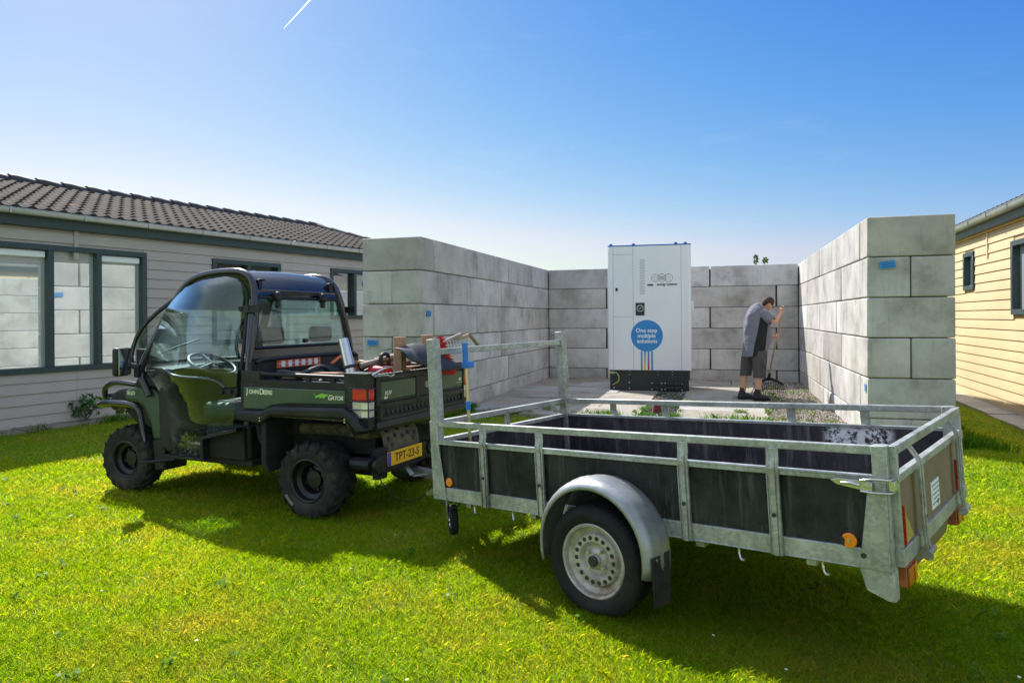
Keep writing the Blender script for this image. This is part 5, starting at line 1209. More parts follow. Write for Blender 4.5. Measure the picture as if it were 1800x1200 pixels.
for x0, x1, m_ in ((295, 308, 'stripeg'), (320, 333, 'stripey'), (347, 361, 'striper'), (374, 388, 'stripeb')):
    b = MB(); b.box((cxx(x0), -.001, cz(977)), (cxx(x1), .0, cz(834))); b.build('stripe', m_, body)
b = MB()
for px, pz in ((83, 1120), (203, 1077), (203, 1123), (378, 1080), (378, 1127), (452, 1080), (452, 1127), (480, 1080), (480, 1127), (606, 1082), (606, 1131), (208, 988), (208, 1014), (426, 990), (426, 1014), (534, 990), (534, 1014)):
    b.disc((cxx(px), .030, Z0-(pz-978)/(1160-978)*Z0), (0, -1, 0), .010 if pz > 1050 else .006, .003, 10)
b.build('bolts', 'whiteprint', cab)
for px in (413,)+tuple((500, 532, 564, 590)):
    for pz in (1086, 1120): b = MB(); b.lathe([(.02, 0), (.042, 0), (.038, .022), (.02, .026), (.0001, .03)], (cxx(px), .030, Z0-(pz-978)/182*Z0), (0, -1, 0), 18); b.build('cable_gland', 'ink', cab)
MB().box((cxx(66), .01, .355), (cxx(88), .03, .40)).build('terminal', 'zinc', cab)
MB().box((cxx(50), .005, .365), (cxx(64), .03, .40)).build('terminal_tag', 'plate', cab)
MB().tube([(cxx(86), .02, .385), (cxx(112), -.04, .375), (cxx(128), -.06, .30), (cxx(122), -.05, .22), (cxx(98), -.03, .185), (cxx(76), .0, .16)], .009, 8, smooth=2).build('earth_cable', 'limecable', cab)
b = MB()
for i, z_ in enumerate((.75, .82, .89, .96)):
    b.box((CWd-.0, .25, z_), (CWd+.0015, .25+.5, z_+.022))
b.build('side_print', 'stripeb', body)
MB().box((CWd, .55, 1.50), (CWd+.05, .85, 1.72)).build('side_handle', 'white', body, bevel=.02)
# ribbed conduit stub
o = empty('ribbed_duct', 'short dark red ribbed duct stub poking out of the gravel strip before the cabinet', 'duct', Matrix.Translation((2.085, 10.30, 0)))
b = MB(); pr = []
for k in range(14): pr += [(.052+.01*(1-k/14), k*.017), (.062+.01*(1-k/14), k*.017+.004), (.062+.01*(1-k/14), k*.017+.010), (.052+.01*(1-k/14), k*.017+.014)]
b.lathe(pr+[(.045, .24), (.044, .05)], (0, 0, .0), (.12, 0, 1), 22); b.build('duct_wall', 'duct', o, angle=30)
b = MB(); b.tube([(.02, -.03, .15), (.03, -.02, .27)], .018, 10); b.build('inner_pipe', 'greenhose', o)
# ------------------------------------------------------------------ person raking
PB = G0 = Vector((3.97, 11.62, .052))
PM = Matrix.Translation(PB)      # x right, y away, z up ; near side is -y
PM = PM @ Matrix.Scale(.94, 4)
person = empty('person', 'person bent over raking in grey and black jersey, dark shorts and black boots', 'person', PM)
def skinbody():
    V = []; Ed = []; Rd = []
    def add(p, r, par=None):
        V.append(p); Rd.append(r); i = len(V)-1
        if par is not None: Ed.append((par, i))
        return i
    pel = add((-.01, 0, .92), .14)
    s1 = add((0, 0, 1.10), .145, pel); s2 = add((.02, 0, 1.30), .15, s1); s3 = add((.06, 0, 1.46), .125, s2)
    nk = add((.105, 0, 1.565), .062, s3); nk2 = add((.15, 0, 1.615), .058, nk)
    for sd, J in ((-1, ((.10, -.17, 1.50, .062), (.185, -.245, 1.395, .052), (.225, -.27, 1.335, .045), (.32, -.20, 1.425, .042), (.405, -.125, 1.52, .027))), (1, ((.10, .17, 1.49, .062), (.17, .25, 1.32, .05), (.21, .26, 1.20, .043), (.29, .19, 1.13, .038), (.345, .125, 1.095, .026)))):
        p = s3
        for x, y, z, r in J: p = add((x, y, z), r, p)
        wrist = p; wx, wy, wz = V[wrist]
        # hand closes round the handle, which runs along HD_
        hb = HND[sd]; palm = add(tuple(hb+Vector((-.035, -.012*sd*-1, 0))), .022, wrist)
        for k in range(4):
            o_ = HDIR*(.030-.019*k); kn = add(tuple(hb+o_+Vector((-.012, -.030, 0))), .0105, palm)
            k2 = add(tuple(hb+o_+Vector((.020, -.030+.002*k, .004))), .0095, kn); k3 = add(tuple(hb+o_+Vector((.034, -.004, 0))), .0085, k2); add(tuple(hb+o_+Vector((.020, .018, -.002))), .008, k3)
        t1 = add(tuple(hb+HDIR*.036+Vector((-.025, .012, .012))), .011, palm); t2 = add(tuple(hb+HDIR*.045+Vector((-.0, .026, .008))), .0095, t1); add(tuple(hb+HDIR*.042+Vector((.022, .020, .0))), .0085, t2)
    for sd, J in ((-1, ((.02, -.10, .86, .105), (.02, -.12, .66, .095), (.02, -.125, .49, .062), (.005, -.125, .36, .068), (.0, -.13, .12, .045), (.0, -.13, .07, .05), (.13, -.14, .035, .035))), (1, ((-.05, .10, .86, .105), (-.10, .12, .66, .095), (-.13, .13, .49, .062), (-.155, .13, .36, .066), (-.175, .135, .12, .045), (-.18, .135, .07, .05), (-.08, .14, .035, .035)))):
        p = pel
        for x, y, z, r in J: p = add((x, y, z), r, p)
    me = bpy.data.meshes.new('body'); me.from_pydata([tuple(v) for v in V], Ed, []); me.materials.append(M['skin'])
    o = bpy.data.objects.new('body', me); COL.objects.link(o); o.parent = person
    sk = o.modifiers.new('skin', 'SKIN'); sk.use_smooth_shade = True
    for i, d in enumerate(me.skin_vertices[0].data): d.radius = (Rd[i], Rd[i]); d.use_root = (i == 0)
    sb = o.modifiers.new('sub', 'SUBSURF'); sb.levels = sb.render_levels = 2
    return o
HTOP = Vector((.445, -.10, 1.60)); HBOT = Vector((.385, .42, .34)); HDIR = (HTOP-HBOT).normalized()
def hz_(z): return HBOT+(HTOP-HBOT)*((z-HBOT.z)/(HTOP.z-HBOT.z))
HND = {-1: hz_(1.545), 1: hz_(1.085)}
body_ = skinbody()
# head joined in as its own surface
def ell(b, c, rx, ry, rz, M4=None, n=14, m=18, fn=None):
    rings = []
    for i in range(1, n):
        th = math.pi*i/n; ring = []
        for k in range(m):
            a = 2*math.pi*k/m; p = Vector((rx*math.sin(th)*math.cos(a), ry*math.sin(th)*math.sin(a), rz*math.cos(th)))
            if fn: p = fn(p)
            p = M4 @ p if M4 else p
            ring.append(Vector(c)+p)
        rings.append(ring)
    b.loft(rings)
HM = Matrix.Rotation(R(42), 4, 'Y') @ Matrix.Rotation(R(12), 4, 'Z')     # bowed
HC = Vector((.225, 0, 1.665))
def headshape(p):
    x = p.x
    if p.z < 0: p = Vector((p.x*(1-.15*abs(p.z)/.12)+.012, p.y*(1-.32*abs(p.z)/.12), p.z))
    return p
b = MB(); ell(b, HC, .098, .078, .122, HM, fn=headshape)
def hp_(x, y, z): return HC+(HM @ Vector((x, y, z)))
b.loft([[hp_(.088, -.012, .01), hp_(.088, .012, .01), hp_(.094, .006, .02), hp_(.094, -.006, .02)], [hp_(.10, -.016, -.03), hp_(.10, .016, -.03), hp_(.125, .010, -.026), hp_(.125, -.010, -.026)]])
for s_ in (-1, 1): ell(b, hp_(.0, s_*.078, -.012), .022, .010, .034, HM, 8, 10)
ell(b, hp_(.088, 0, -.062), .012, .026, .008, HM, 6, 10)
b.build('head', 'skin', person, subsurf=1)
b = MB()
for s_ in (-1, 1): ell(b, hp_(.090, s_*.032, .014), .009, .013, .007, HM, 6, 8)
b.build('eyes', 'ink', person)
b = MB(); ell(b, HC+(HM @ Vector((-.010, 0, .018))), .103, .084, .115, HM, fn=lambda p: p if p.z > -.02 or p.x < -.02 else Vector((p.x*.8, p.y*.8, p.z*.8)))
b.build('hair', 'hair', person, subsurf=1)
b = MB()
b.tube([hp_(.0, -.084, .012), hp_(.09, -.066, .014), hp_(.105, -.04, .012)], .0035, 6); b.lathe([(.018, 0), (.021, 0), (.021, .003), (.018, .003)], hp_(.104, -.032, .008), HM @ Vector((1, 0, 0)), 14, close=True); b.lathe([(.018, 0), (.021, 0), (.021, .003), (.018, .003)], hp_(.104, .032, .008), HM @ Vector((1, 0, 0)), 14, close=True); b.build('glasses', 'ink', person)
# jersey: rings given as (x back, x front, half width, z, tilt)
rr_ = random.Random(9)
def torso():
    b = MB(); rings = []; n = 36
    spec = [(-.215, .205, .195, .775, .02), (-.212, .225, .198, .86, .02), (-.205, .255, .20, .97, .01), (-.198, .285, .205, 1.08, .0), (-.192, .290, .212, 1.18, -.01), (-.185, .272, .215, 1.28, -.02), (-.172, .250, .215, 1.38, -.03), (-.145, .225, .205, 1.46, -.05), (-.10, .205, .185, 1.53, -.07), (-.035, .19, .14, 1.585, -.07), (.02, .17, .085, 1.615, -.06), (.045, .165, .068, 1.625, -.06)]
    for j, (xb, xf, hw, z, tl) in enumerate(spec):
        ring = []
        for k in range(n):
            a = 2*math.pi*k/n; cx2 = (xb+xf)/2; rx = (xf-xb)/2
            w = .007*math.sin(a*5+j*1.3)+.006*math.sin(a*9-j*.8)+.004*math.sin(j*2.3+a*3)
            if j > 7: w *= .3
            x = cx2+(rx+w)*math.cos(a)*(1 if True else 1); y = (hw+w)*math.sin(a)
            ring.append(Vector((x, y, z+tl*math.cos(a)*1.0+.006*math.sin(3*a+j))))
        rings.append(ring)
    nb = len(b.v); b.loft(rings, caps=False)
    b.build('jersey', 'shirt', person, subsurf=1, angle=80)
    # sleeves
    for s_, A_, B_ in ((-1, Vector((.085, -.15, 1.50)), Vector((.205, -.262, 1.365))), (1, Vector((.085, .15, 1.49)), Vector((.18, .262, 1.31)))):
        d_ = (B_-A_); u, w = orth(d_); rs = []
        for f, r in ((-.15, .08), (.1, .092), (.5, .090), (.8, .083), (1.0, .082), (1.0, .072)):
            rs.append([A_+d_*f+(u*math.cos(2*math.pi*k/18)+w*math.sin(2*math.pi*k/18))*(r+.004*math.sin(k*2.2+f*9)) for k in range(18)])
        b = MB(); b.loft(rs, caps=False); b.build('sleeve', 'sleeve', person, subsurf=1, angle=80)
torso()
def shorts():
    b = MB(); n = 24
    b.loft([[Vector((-.01+(.195+.004*math.sin(k*1.9))*math.cos(2*math.pi*k/n), .178*math.sin(2*math.pi*k/n), z)) for k in range(n)] for z in (.98, .90, .84, .78)], caps=False)
    for s_, pts in ((-1, ((.035, -.085, .86, .135), (.035, -.105, .72, .135), (.035, -.12, .58, .116), (.03, -.125, .455, .108), (.028, -.125, .395, .112))), (1, ((-.06, .085, .86, .13), (-.085, .105, .72, .125), (-.105, .12, .58, .112), (-.12, .13, .47, .10), (-.128, .13, .415, .105)))):
        rs = []
        for j, (x, y, z, r) in enumerate(pts): rs.append([Vector((x+(r+.005*math.sin(k*1.7+j*2))*math.cos(2*math.pi*k/n), y+(r*.86+.005*math.sin(k*2.3+j))*math.sin(2*math.pi*k/n), z+.005*math.sin(k+j))) for k in range(n)])
        b.loft(rs, caps=False)
    b.box((.02, -.245, .55), (.12, -.225, .68)); b.box((.05, -.20, .735), (.14, -.182, .775))
    return b.build('shorts', 'shorts', person, subsurf=1, angle=80)
shorts()
for x, y in ((0, -.13), (-.178, .135)):
    b = MB(); rs = []
    for xo, w, z0, z1 in ((-.075, .035, .02, .10), (-.06, .044, .0, .12), (0, .048, .0, .12), (.06, .048, .0, .11), (.12, .050, .0, .095), (.17, .046, .0, .075), (.20, .03, .005, .05)):
        rs.append([Vector((x+xo, y+w*math.cos(a)-xo*.12, (z0+z1)/2+(z1-z0)/2*math.sin(a))) for a in [2*math.pi*k/14 for k in range(14)]])
    b.loft(rs); b.loft([[Vector((x-.005+cx3+rr3*1.1*math.cos(2*math.pi*k/14), y+rr3*math.sin(2*math.pi*k/14), zz3)) for k in range(14)] for zz3, rr3, cx3 in ((.05, .047, 0), (.09, .050, 0), (.12, .051, -.004), (.145, .052, -.006), (.148, .045, -.006))]); b.build('boot', 'boot', person, angle=60)
    MB().tube([(x-.008, y, .12), (x+.0, y, .195)], [.047, .050], 14).build('sock', 'ink', person)
    b = MB(); b.box((x-.085, y-.05, -.0), (x+.2, y+.045, .018)); b.build('boot_sole', 'black', person, bevel=.015)
# leaf rake
rk = empty('leaf_rake', 'wide black leaf rake on a long wooden handle held by the person', 'rake', PM)
MB().tube([tuple(HTOP+HDIR*.03), tuple(HBOT)], [.016, .018], 12).build('handle', 'handle', rk)
b = MB(); fc_ = HBOT; b.tube([tuple(HBOT+HDIR*.10), tuple(HBOT-HDIR*.02)], .026, 10)
dn = Vector((.05, .30, -1)).normalized(); lat = Vector((1, -.12, 0)).normalized()
top = [fc_+lat*x+Vector((0, 0, z)) for x, z in ((-.23, -.095), (-.12, -.03), (-.03, .012), (.04, .012), (.15, -.03), (.25, -.095))]
bot = [p-Vector((0, 0, .045+.02*(1-abs(i-2.5)/2.5))) for i, p in enumerate(top)]
b.loft([top+bot[::-1], [p+Vector((0, .012, 0)) for p in top+bot[::-1]]]); b.build('head', 'black', rk, bevel=.004)
b = MB()
for k in range(18):
    f = k/17; a0 = top[0].lerp(top[-1], f)-Vector((0, 0, .02-.05*(1-abs(2*f-1)))); e_ = fc_+lat*(-.29+.62*f)+Vector((0, .07, -.318+.01*abs(2*f-1)))
    b.tube([a0, a0.lerp(e_, .6), e_, e_+Vector((0, -.04, -.012))], [.0065, .006, .0055, .005], 6)
b.tube([fc_+lat*(-.262)+Vector((0, .045, -.2)), fc_+lat*.30+Vector((0, .045, -.2))], .006, 6)
b.build('tines', 'black', rk)
# ------------------------------------------------------------------ plants
def leafm(name, c, tr):
    m, t, p = nodes(name); l = t.links.new; t.nodes.remove(p); out = t.nodes['Material Output']
    at = N(t, 'Attribute', attribute_name='rnd'); g = N(t, 'NewGeometry').outputs['Position']
    n = N(t, 'TexNoise', Scale=1.1, Detail=7, Roughness=.7); l(g, n.inputs['Vector'])
    col = ramp(t, at.outputs['Fac'], c).outputs[0]
    if tr.get('patch'):
        f = ramp(t, n.outputs['Fac'], [(.48, (0, 0, 0)), (.66, (.8, .8, .8))]).outputs[0]; dry = ramp(t, at.outputs['Fac'], [(0, (.22, .27, .03)), (.5, (.38, .36, .07)), (1, (.54, .43, .18))]).outputs[0]
        col = mixc(t, f, col, dry)
        n2 = N(t, 'TexNoise', Scale=.55, Detail=4); l(g, n2.inputs['Vector'])
        v = ramp(t, n2.outputs['Fac'], [(.35, (.78, .86, .8)), (.65, (1.12, 1.05, 1.0))]).outputs[0]; col = mixc(t, 1.0, col, v, 'MULTIPLY')
    d = N(t, 'BsdfPrincipled'); d.inputs['Roughness'].default_value = .42; d.inputs['Specular IOR Level'].default_value = tr.get('spec', .35); l(mixc(t, 1.0, col, (tr.get('rf', 1),)*3, 'MULTIPLY'), d.inputs['Base Color'])
    tl = N(t, 'BsdfTranslucent'); c2 = mixc(t, 1.0, col, tr['tint'], 'MULTIPLY'); l(c2, tl.inputs['Color'])
    ms = N(t, 'MixShader', Fac=tr.get('f', .45)); l(d.outputs[0], ms.inputs[1]); l(tl.outputs[0], ms.inputs[2]); l(ms.outputs[0], out.inputs['Surface']); return m
M['grass'] = leafm('lawn grass', [(0, (.13, .27, .003)), (.45, (.23, .39, .004)), (.8, (.36, .45, .012)), (1, (.55, .48, .13))], dict(tint=(2.3, 2.0, .5), patch=1, f=.6, spec=.12, rf=.5))
M['weed'] = leafm('weed leaf', [(0, (.05, .15, .01)), (1, (.15, .28, .02))], dict(tint=(1.3, 1.4, .6), f=.4, spec=.08))
M['leaf'] = leafm('tree leaf', [(0, (.03, .075, .012)), (1, (.10, .17, .03))], dict(tint=(1.2, 1.4, .6), f=.35))
M['darkleaf'] = leafm('dark green leaf', [(0, (.02, .09, .02)), (1, (.05, .17, .04))], dict(tint=(1.1, 1.4, .6), f=.3))
def cards(name, verts, faces_n, rnd_v, mt, parent=None, kind=None):
    # verts (n,k,3): n polygons of k vertices
    n, k, _ = verts.shape; me = bpy.data.meshes.new(name)
    me.vertices.add(n*k); me.vertices.foreach_set('co', verts.astype(np.float32).ravel())
    me.loops.add(n*k); me.loops.foreach_set('vertex_index', np.arange(n*k, dtype=np.int32))
    me.polygons.add(n); me.polygons.foreach_set('loop_start', np.arange(0, n*k, k, dtype=np.int32)); me.polygons.foreach_set('loop_total', np.full(n, k, dtype=np.int32))
    me.update(); me.validate()
    at = me.attributes.new('rnd', 'FLOAT', 'POINT'); at.data.foreach_set('value', np.repeat(rnd_v, k).astype(np.float32))
    me.materials.append(M[mt]); me.polygons.foreach_set('use_smooth', np.ones(n, bool))
    o = bpy.data.objects.new(name, me); COL.objects.link(o)
    if parent: o.parent = parent
    if kind: o['kind'] = kind
    return o
rg = np.random.default_rng(5)
def blades(P, hgt, wid, lean_):
    n = len(P); a = rg.uniform(0, 2*np.pi, n); f = rg.uniform(0, 2*np.pi, n)
    h = hgt*rg.uniform(.45, 1.25, n); w = wid*rg.uniform(.6, 1.2, n); ln = lean_*rg.uniform(.1, 1.3, n)*h
    side = np.stack([np.cos(a), np.sin(a), np.zeros(n)], 1)*w[:, None]/2
    dirn = np.stack([np.cos(f), np.sin(f), np.zeros(n)], 1)*ln[:, None]
    up = np.zeros((n, 3)); up[:, 2] = h
    p0 = P-side; p1 = P+side; m1 = P+side*.8+dirn*.35+up*.55; m0 = P-side*.8+dirn*.35+up*.55; tip = P+dirn+up*.95
    return np.stack([p0, p1, m1, tip, m0], 1)
def lawn():
    pts = []
    def allowed(x, y):
        ok = np.ones(len(x), bool)
        # walls and patio
        qx = x-CL.x; qy = y-CL.y; u = qx*E.x+qy*E.y; v = -(qx*D.x+qy*D.y)
        ok &= ~((u > -.9) & (u < .0) & (v < 7.25)) & ~((u > WB) & (u < WB+.9) & (v < 7.26)) & ~((u > 0) & (u < WB) & (v < 5.9+.12*np.sin(x*3)))
        ok &= ~((v < 0) & (u > -1) & (u < WB+1))
        for A_, N_, w_ in ((LA, LN, .40), (Vector((RA.x*1.075, RA.y*1.075, 0)), RN, .42)):
            dd = (x-A_.x)*N_.x+(y-A_.y)*N_.y; ok &= dd > w_+.03*np.sin(x*7+y*5)
        return ok
    Y0, Y1 = 1.9, 17
    for ya, yb, dens in ((.4, 1.9, 3500), (1.9, 2.6, 30000), (2.6, 3.4, 26000), (3.4, 4.4, 18000), (4.4, 5.6, 11000), (5.6, 7.2, 7000), (7.2, 9.5, 2600), (9.5, 12.5, 1500), (12.5, 17, 800)):
        hw = .76*yb+.9; area = 2*hw*(yb-ya); n = int(area*dens); nm_ = int(min(dens, 5000)*.7*(yb-ya)*4.4)
        xm = rg.uniform(hw-.05, hw+2.2, nm_)*rg.choice([-1, 1], nm_); x = np.concatenate([rg.uniform(-hw, hw, n), xm]); y = rg.uniform(ya, yb, n+nm_); ok = allowed(x, y); x = x[ok]; y = y[ok]
        # clumping
        dn_ = .5+.5*np.sin(x*9.1+1.3*np.sin(y*7.7))*np.sin(y*8.3+1.7*np.sin(x*5.9)); keep = rg.uniform(0, 1, len(x)) < .72+.28*dn_
        P = np.stack([x[keep], y[keep], np.array([ghz(a_, c_) if a_ > 4 else 0 for a_, c_ in zip(x[keep], y[keep])])], 1)
        s = ((ya+yb)/2/3.0); pts.append(blades(P, (.026+.003*s), .0024*max(1, s**.9), 1.35))
    V = np.concatenate(pts); r = rg.beta(1.6, 2.2, len(V)); hi = rg.uniform(0, 1, len(V)) < .05; r[hi] = 1.0
    o = cards('grass', V, None, r, 'grass', kind='stuff'); o['label'] = 'short mown lawn grass, part dry and yellowed'; o['category'] = 'grass'
    print('blades', len(V))
lawn()
def tufts(name, spots, hgt, wid, lean_, mt, label, cat='grass'):
    P = []
    for x, y, r, n in spots:
        a = rg.uniform(0, 2*np.pi, n); d = r*np.sqrt(rg.uniform(0, 1, n)); P.append(np.stack([x+d*np.cos(a), y+d*np.sin(a), np.full(n, ghz(x, y))], 1))
    P = np.concatenate(P); V = blades(P, hgt, wid, lean_); o = cards(name, V, None, rg.uniform(0, .7, len(V)), mt, kind='stuff'); o['label'] = label; o['category'] = cat
# long grass along walls and cabin paths
sp = []
for i in range(70):
    t = rg.uniform(-4, 8); q = LA+LD*t+LN*(.44+rg.uniform(-.06, .05)); sp.append((q.x, q.y, .12, int(rg.uniform(15, 60))))
for i in range(26):
    q = NL+D*rg.uniform(.0, 1.8)+E*rg.uniform(.03, .22); sp.append((q.x, q.y, .12, 60))
for i in range(16):
    q = NL-E*rg.uniform(-.1, .9)-D*rg.uniform(.02, .12); sp.append((q.x, q.y, .1, 45))
for i in range(22):
    q = NR+E*rg.uniform(0, 1.0)-D*rg.uniform(.02, .15); sp.append((q.x, q.y, .1, 60))
for i in range(40):
    q = NR+E*(.9+rg.uniform(.0, .35))+D*rg.uniform(-.2, 3.5); sp.append((q.x, q.y, .15, 70))
for i in range(36):
    q = wp(rg.uniform(.2, 4.3), 6.05+rg.uniform(-.15, .1)); sp.append((q.x, q.y, .12, 45))
tufts('long_grass', sp, .12, .007, .7, 'weed', 'longer unmown grass growing along the wall feet and paving edges')
def weeds():
    V = []; r = random.Random(21); rv = []
    S_ = []
    for _ in range(65):
        k = r.random()
        if k < .5: q = wp(r.uniform(4.0, 5.3), r.uniform(1.5, 6.2))
        elif k < .62: q = wp(r.uniform(2.7, 3.25), r.uniform(3, 6.1))
        elif k < .9: q = wp(r.choice([4.45, 3.2, 2.72, 1.3, 3.9])+r.uniform(-.1, .15), r.uniform(4.2, 6.2))
        else: q = wp(r.uniform(.2, 4.4), .06+1.02*r.randint(1, 5)+r.uniform(-.03, .03))
        S_.append((q.x, q.y, r.uniform(.03, .11)))
    for x, y, rad in S_:
        for j in range(int(16+rad*260)):
            a = r.uniform(0, 6.28); d = rad*math.sqrt(r.random()); px, py = x+d*math.cos(a), y+d*math.sin(a); L_ = r.uniform(.012, .028); h = r.uniform(.05, .085); b2 = r.uniform(0, 6.28); c, s = math.cos(b2)*L_, math.sin(b2)*L_
            V.append([(px-c, py-s, h-.004), (px+s*.5, py-c*.5, h+r.uniform(-.008, .01)), (px+c, py+s, h+r.uniform(-.01, .015)), (px-s*.5, py+c*.5, h)]); rv.append(r.random())
    o = cards('weeds', np.array(V), None, np.array(rv), 'weed', kind='stuff'); o['label'] = 'low green weeds sprouting between the slabs and in the gravel'; o['category'] = 'weeds'
    # broad leaved weeds in the lawn
    V = []; rv = []
    for _ in range(85):
        Y = r.uniform(2.1, 8) if r.random() < .8 else r.uniform(2.1, 3.6); X = r.uniform(-.72*Y, .72*Y)
        if abs(Y-9) < .2: continue
        for j in range(r.randint(5, 13)):
            a = r.uniform(0, 6.28); d = r.uniform(.0, .05); px, py = X+d*math.cos(a), Y+d*math.sin(a); L_ = r.uniform(.008, .017); h = r.uniform(.022, .046); b2 = r.uniform(0, 6.28); c, s = math.cos(b2)*L_, math.sin(b2)*L_
            V.append([(px-c, py-s, h-.004), (px+s*.8, py-c*.8, h+r.uniform(-.006, .006)), (px+c, py+s, h+r.uniform(-.01, .012)), (px-s*.8, py+c*.8, h)]); rv.append(r.random())
    o = cards('lawn_clover', np.array(V), None, np.array(rv), 'weed', kind='stuff'); o['label'] = 'broad leaved clover patches scattered through the mown lawn'; o['category'] = 'clover'
weeds()
def stones(name, area, n, rmin, rmax, mt, label, z=.0):
    base = np.array([(1, 0, 0), (-1, 0, 0), (0, 1, 0), (0, -1, 0), (0, 0, 1), (0, 0, -1)], float)*1.0
    F = [(0, 2, 4), (2, 1, 4), (1, 3, 4), (3, 0, 4), (2, 0, 5), (1, 2, 5), (3, 1, 5), (0, 3, 5)]
    P = area(n); n = len(P); s = rg.uniform(rmin, rmax, (n, 1, 1))*rg.uniform(.6, 1.2, (n, 1, 3)); a = rg.uniform(0, 6.28, n); c, sn = np.cos(a), np.sin(a)
    V = base[None]*s; V[..., 0], V[..., 1] = V[..., 0]*c[:, None]-V[..., 1]*sn[:, None], V[..., 0]*sn[:, None]+V[..., 1]*c[:, None]
    V += P[:, None]; V[..., 2] += z
    tri = V[:, np.array(F)].reshape(-1, 3, 3); o = cards(name, tri, None, np.repeat(rg.uniform(0, 1, n), 8), mt, kind='stuff'); o.data.polygons.foreach_set('use_smooth', np.zeros(len(tri), bool)); o['label'] = label; o['category'] = 'gravel'
def areaW(u0, u1, v0, v1):
    def f(n):
        u = rg.uniform(u0, u1, n); v = rg.uniform(v0, v1, n); q = np.stack([CL.x+E.x*u-D.x*v, CL.y+E.y*u-D.y*v, rg.uniform(0, .03, n)], 1); return q
    return f
def stonem(name, stops):
    m, t, p = nodes(name); at = N(t, 'Attribute', attribute_name='rnd'); t.links.new(ramp(t, at.outputs['Fac'], stops).outputs[0], p.inputs['Base Color']); p.inputs['Roughness'].default_value = .9; return m
M['gravel'] = stonem('sandy gravel', [(0, (.16, .13, .10)), (.5, (.33, .28, .23)), (1, (.55, .50, .44))])
M['darkgravel'] = stonem('dark slate gravel', [(0, (.03, .03, .035)), (.7, (.12, .12, .13)), (1, (.40, .40, .40))])
M['dirt'] = mat('sandy dirt', (.24, .195, .15), .95, 0, .35, 9, (.12, .10, .07), 12, .5, .7, .01, 90, space='World')
b = MB()
b.loft([[wp(4.40, -.0, .002), wp(WB, -.0, .002), wp(WB, 6.3, .002), wp(4.40, 6.3, .002)], [wp(4.40, -.0, .02), wp(WB, -.0, .02), wp(WB, 6.3, .012), wp(4.40, 6.3, .012)]])
b.loft([[wp(GR[0]-.03, 2.0, .002), wp(GR[1]+.03, 2.0, .002), wp(GR[1]+.03, 6.25, .002), wp(GR[0]-.03, 6.25, .002)], [wp(GR[0]-.03, 2.0, .016), wp(GR[1]+.03, 2.0, .016), wp(GR[1]+.03, 6.25, .016), wp(GR[0]-.03, 6.25, .016)]])
b.loft([[wp(0, -.01, .003), wp(4.4, -.01, .003), wp(4.4, 6.2, .003), wp(0, 6.2, .003)], [wp(0, -.01, .012), wp(4.4, -.01, .012), wp(4.4, 6.2, .012), wp(0, 6.2, .012)]])
o = b.build('dirt', 'dirt'); o['kind'] = 'structure'; o['label'] = 'sandy dirt under the paving and gravel'
stones('gravel', areaW(4.42, WB-.02, .02, 6.2), 9000, .008, .022, 'gravel', 'sandy gravel strewn along the foot of the right block wall')
stones('gravel', areaW(.05, 4.4, .01, .14), 1500, .008, .02, 'gravel', 'line of loose gravel along the foot of the back block wall', .02)
stones('dark_gravel', areaW(GR[0], GR[1], 2.2, 6.15), 5200, .010, .024, 'darkgravel', 'dark slate gravel strip running out from under the white cabinet')
def leafcloud(c, R_, n, size, flat=1.0, shell=.35):
    d = rg.normal(size=(n, 3)); d /= np.linalg.norm(d, axis=1)[:, None]; rr = rg.uniform(shell, 1, n)**.5
    P = np.array(c)+d*rr[:, None]*np.array(R_); a = rg.normal(size=(n, 3)); a /= np.linalg.norm(a, axis=1)[:, None]; b_ = np.cross(a, rg.normal(size=(n, 3))); b_ /= np.linalg.norm(b_, axis=1)[:, None]
    s = size*rg.uniform(.6, 1.3, n)[:, None]
    return np.stack([P-a*s, P+b_*s*.45, P+a*s, P-b_*s*.45], 1)
def plant(name, label, cat, loc, stems, mt, group=None, size=.05, n=26):
    root = empty(name, label, cat, Matrix.Translation(loc), group)
    b = MB(); V = []
    for pts in stems:
        b.tube(pts, [.012, .008, .005][:len(pts)], 6)
        e = pts[-1]
        for q in pts[1:]: V.append(leafcloud(q, (.10, .10, .09), n, size))
    b.build('stem', 'weedstem', root); V = np.concatenate(V); cards('foliage', V, None, rg.uniform(0, 1, len(V)), mt, parent=root); return root
M['weedstem'] = mat('green stem', (.10, .13, .05), .7)
q = LA+LD*.40+LN*.12
plant('wall_plant', 'leafy green self seeded plant growing at the foot of the grey cabin', 'plant', (q.x, q.y, .02), [[(0, 0, 0), (.0, -.02, .15), (.03, -.02, .30)], [(0, 0, 0), (-.08, -.02, .14), (-.12, -.03, .22)], [(0, 0, 0), (.10, .0, .16), (.13, .02, .27)]], 'darkleaf', size=.045, n=24)
root = empty('shrub', 'tip of a leafy shrub just showing over the back wall above the person', 'shrub', Matrix.Translation((6.1, 17.5, 0)))
MB().tube([(0, 0, 0), (.02, 0, 1.5), (-.08, 0, 2.75)], [.04, .025, .008], 8).tube([(.02, 0, 1.5), (.10, 0, 2.4), (.13, 0, 2.72)], [.02, .012, .006], 6).build('stem', 'weedstem', root)
V = np.concatenate([leafcloud((-.09, 0, 2.82), (.06, .06, .13), 90, .035), leafcloud((.14, 0, 2.78), (.07, .07, .08), 70, .035), leafcloud((0, 0, 2.1), (.35, .35, .5), 500, .04)]); cards('foliage', V, None, rg.uniform(0, 1, len(V)), 'leaf', parent=root)
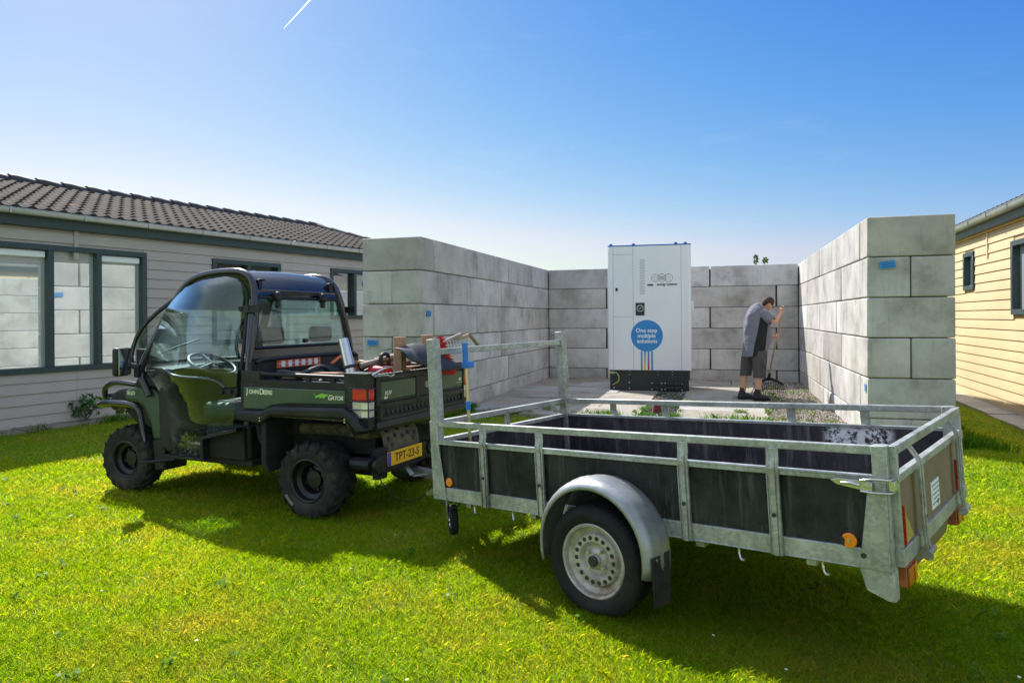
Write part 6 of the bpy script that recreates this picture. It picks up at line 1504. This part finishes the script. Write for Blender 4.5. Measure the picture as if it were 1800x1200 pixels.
# daisies in the lawn, each one a flower
dz = MB(); dz.lathe([(.0001, .0), (.006, .001), (.0065, .003), (.0001, .004)], (0, 0, .05), (0, 0, 1), 10); dz.cur = 1; dz.disc((0, 0, .0545), (0, 0, 1), .0025, .001, 8); dz.cur = 2; dz.tube([(0, 0, 0), (0, 0, .05)], .001, 4)
dz = dz.build('daisy', ['whiteprint', 'plate', 'weedstem']); dr = random.Random(12); first = True
for X, Y in [(-3.75, 6.25), (-3.55, 6.1), (-3.45, 5.98), (-3.95, 6.3), (-4.1, 6.2), (-3.2, 5.9), (-2.6, 4.9), (-.9, 3.9), (.85, 3.05), (1.05, 2.75), (1.2, 2.62), (-1.35, 3.05), (-2.1, 3.6), (-.4, 2.7), (1.9, 2.7), (-.75, 4.5)]:
    o = dz if first else dz.copy()
    if not first: COL.objects.link(o)
    first = False; o.location = (X, Y, 0); o.rotation_euler = (dr.uniform(-.2, .2), dr.uniform(-.2, .2), 0); tag(o, 'tiny white daisy in the lawn, one of a few scattered flowers', 'daisy', 'daisies scattered in the lawn')
# contrail
o = MB().tube([(-1272, 4000, 1636), (-1200, 4000, 1712), (-1130, 4000, 1788), (-900, 4000, 2040)], [1, 2.5, 3, 3], 8).build('contrail', 'contrail'); o['kind'] = 'structure'; o['label'] = 'thin white aircraft contrail high in the sky'
# trees and hedge behind the photographer, seen only as reflections
def tree(x, y, h, r, label):
    root = empty('broadleaf_tree', label, 'tree', Matrix.Translation((x, y, 0)), 'trees standing behind the viewpoint')
    MB().tube([(0, 0, 0), (.1, 0, h*.4), (0, .1, h*.8)], [.2, .14, .05], 10).build('trunk', 'weedstem', root)
    V = np.concatenate([leafcloud((rg.normal()*r*.45, rg.normal()*r*.45, h*rg.uniform(.45, .95)), (r*.5, r*.5, r*.45), 260, .16) for _ in range(14)]); cards('crown', V, None, rg.uniform(0, 1, len(V)), 'leaf', parent=root)
for x, y, h, r, l_ in ((-9, -9, 6, 2.2, 'low leafy tree behind the viewpoint opposite the cab glass'), (-3.5, -11, 7.5, 2.6, 'tallest leafy tree in the row behind the viewpoint'), (2, -12, 6.5, 2.5, 'leafy tree straight behind the viewpoint'), (8, -11, 7, 2.6, 'wide leafy tree behind the viewpoint on the trailer side'), (14, -6, 6, 2.4, 'small leafy tree behind the viewpoint nearest the yellow cabin')): tree(x, y, h, r, l_)
